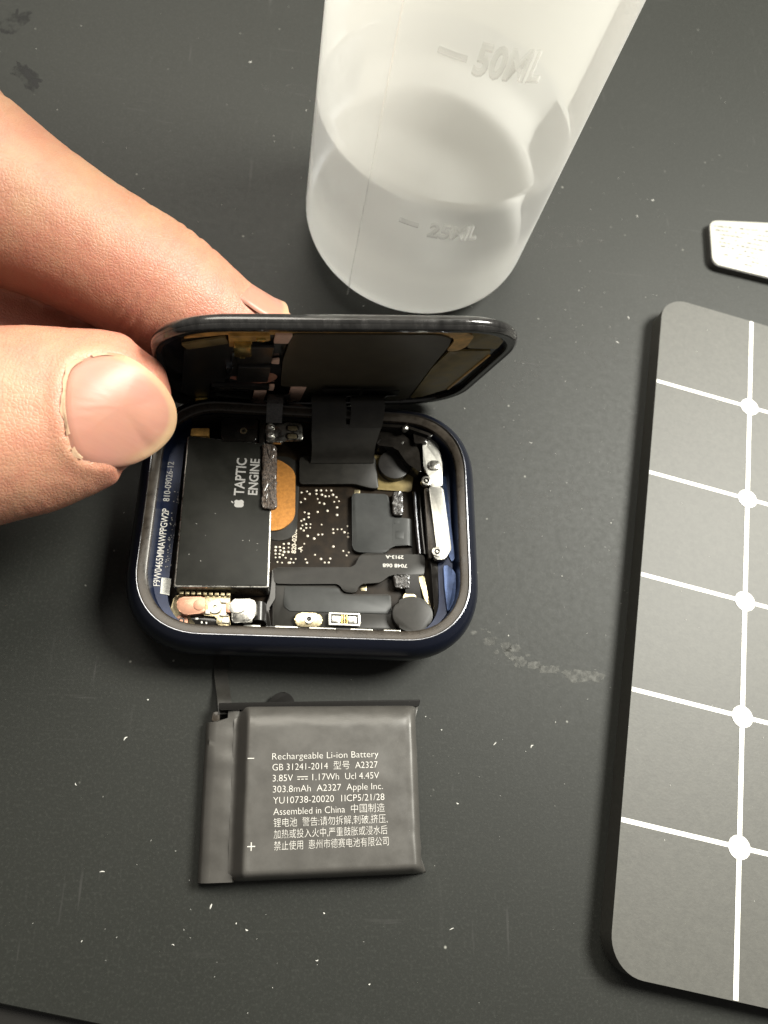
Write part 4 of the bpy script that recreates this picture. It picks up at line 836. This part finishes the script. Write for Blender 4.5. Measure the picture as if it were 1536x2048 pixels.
def nail(name, frames, f0, f1, over, half, lift, wide=1.03, n=26, m_=22, square=.5):
    """curved plate on the back of a finger, from frame f0 to the tip plus an overhang"""
    C_ = [frames[i] for i in range(f0, f1)]; V = []; F = []; E = []; rows = []
    tip = C_[-1]
    for a in range(n+1):
        u = a/n; L0 = u*(len(C_)-1+over); i = min(int(L0), len(C_)-2); t = L0-i
        if L0 <= len(C_)-1:
            c = C_[i][0].lerp(C_[i+1][0], t); s = C_[i][2].lerp(C_[i+1][2], t); dn = C_[i][3].lerp(C_[i+1][3], t); ra = C_[i][4]*(1-t)+C_[i+1][4]*t; rb = C_[i][5]*(1-t)+C_[i+1][5]*t
        else:
            st_ = (C_[-1][0]-C_[-2][0]); c = C_[-1][0]+st_*(L0-len(C_)+1); s, dn, ra, rb = C_[-1][2], C_[-1][3], C_[-1][4], C_[-1][5]
        rows.append((u, c, s, dn, ra, rb))
    R0 = max(r_[4] for r_ in rows); Rb = rows[0][5]
    for u, c, s, dn, ra, rb in rows:
        # outline: rounded proximal end, rounded free edge
        e = 1-((abs(u-.52)/.54)**3.0); w = half*max(.02, e)**.42
        for b in range(m_+1):
            v = b/m_*2-1; th = v*w; x = math.sin(th)*R0*wide; y = math.cos(th)*R0*.80-(R0*.80-rows[0][5])
            y = y-(rows[0][5]-rb)*.62+lift-1.0*max(0, .3-u)/.3
            V.append(tuple(c+s*x+dn*y)); E.append(min(1, max(0, (u+.05*v*v-.86)/.06))+.35*max(0, (.12-u)/.12))
    k = len(V)
    for q in range(k): V.append(tuple(Vector(V[q])-rows[q//(m_+1)][3]*.4)); E.append(E[q])
    w_ = m_+1
    for a in range(n):
        for b in range(m_):
            q = a*w_+b; F.append((q, q+1, q+w_+1, q+w_)); F.append((k+q, k+q+w_, k+q+w_+1, k+q+1))
    per = [b for b in range(w_)]+[a*w_+m_ for a in range(1, n+1)]+[n*w_+b for b in range(m_-1, -1, -1)]+[a*w_ for a in range(n-1, 0, -1)]
    for i in range(len(per)): a, b = per[i], per[(i+1) % len(per)]; F.append((a, k+a, k+b, b))
    o = raw(name, V, F, M_nail, hand, True, 60)
    t_ = o.data.attributes.new('free_edge', 'FLOAT', 'POINT'); t_.data.foreach_set('value', [min(1, x) for x in E])
    return o
from mathutils.bvhtree import BVHTree
bv = BVHTree.FromPolygons([Vector(v) for v in co], [tuple(p.vertices) for p in skin.polygons])
smp = []
for u in np.linspace(-3.5, 2.5, 14):
    for x in np.linspace(-5.0, 5.2, 14):
        h = bv.ray_cast(NPO+t_ax*u+t_sd*x+nt_*10, -nt_)
        if h[0] is not None: smp.append((u, x, (h[0]-NPO).dot(nt_)))
smp = np.array(smp); A_ = np.stack([np.ones(len(smp)), smp[:, 0], smp[:, 1], smp[:, 0]**2, smp[:, 0]*smp[:, 1], smp[:, 1]**2], 1)
cf = np.linalg.lstsq(A_, smp[:, 2], rcond=None)[0]; cf[3] = max(cf[3], -.035)
def nh(u, x): return float(cf@np.array([1, u, x, u*u, u*x, x*x]))+.12
def thumbnail():
    V = []; F = []; E = []; n = len(NO); fs = [.04, .25, .5, .7, .82, .9, .95, 1.0]; c = Vector((2.0, 0))
    for f in fs:
        for q in NO:
            p_ = c+(q-c)*f; ridge = .008*math.sin(p_.y*6.1+.3*math.sin(p_.x))*(f < .97)+.03*noise.noise(Vector((p_.x*.15, p_.y*1.2, 4)))
            sk = bv.ray_cast(NPO+t_ax*p_.x+t_sd*p_.y+nt_*10, -nt_); h = nh(p_.x, p_.y)+ridge
            if sk[0] is not None: h = max(h, (sk[0]-NPO).dot(nt_)-.1) if p_.x > 2.5 else h
            h += -.25*max(0, f-.9)/.1*(1 if p_.x < 3 else .3)
            V.append(tuple(NPO+t_ax*p_.x+t_sd*p_.y+nt_*h))
            dist_ = (1-f)*(q-c).length; dl = 1 if q.x > 1.5 else 0
            E.append(max(0, min(1, (1.05-dist_)/.25))*max(0, min(1, (q.x-1.2)/2.5)))
    k = len(V)
    for q in range(k): V.append(tuple(Vector(V[q])-nt_*.38)); E.append(E[q])
    for a in range(len(fs)-1):
        for b in range(n):
            p0, p1, p2, p3 = a*n+b, a*n+(b+1) % n, (a+1)*n+(b+1) % n, (a+1)*n+b
            F.append((p0, p3, p2, p1)); F.append((k+p0, k+p1, k+p2, k+p3))
    F.append(tuple(range(n))); e = (len(fs)-1)*n
    for b in range(n): F.append((e+b, k+e+b, k+e+(b+1) % n, e+(b+1) % n))
    o = raw('thumbnail', V, F, M_nail, hand, True, 60)
    t_ = o.data.attributes.new('free_edge', 'FLOAT', 'POINT'); t_.data.foreach_set('value', E)
    # dry cuticle rim along the nail root
    rnd = random.Random(11); V = []; F = []; idx = list(range(-14, 30)); m_ = 4
    for i in idx:
        q = NO[i % n]; d = (q-c).normalized(); w = .3+.5*max(0, noise.noise(Vector((i*.33, 1.7, 0)))+.35); w *= min(1, (i+14)/5, (29-i)/5)+.02
        for j in range(m_):
            t = j/(m_-1); p_ = q+d*(-.35+w*t); hh_ = bv.ray_cast(NPO+t_ax*p_.x+t_sd*p_.y+nt_*10, -nt_)
            base = (hh_[0]-NPO).dot(nt_) if hh_[0] is not None else nh(p_.x, p_.y)
            V.append(tuple(NPO+t_ax*p_.x+t_sd*p_.y+nt_*(max(base+.22*(t > .3), nh(p_.x, p_.y)*(t < .4)+(-99)*(t >= .4))+.05+.12*noise.noise(Vector((i*.7, j*1.3, 2))))))
    for a in range(len(idx)-1):
        if noise.noise(Vector((idx[a]*.28, 7.1, 0))) < -.12: continue
        for j in range(m_-1): p0 = a*m_+j; F.append((p0, p0+1, p0+m_+1, p0+m_))
    raw('dry_cuticle', V, F, M_nail_dry, hand, True, 70)
thumbnail()
nail('fingernail', frames_i, 78, 91, 4.0, .80, -.32)
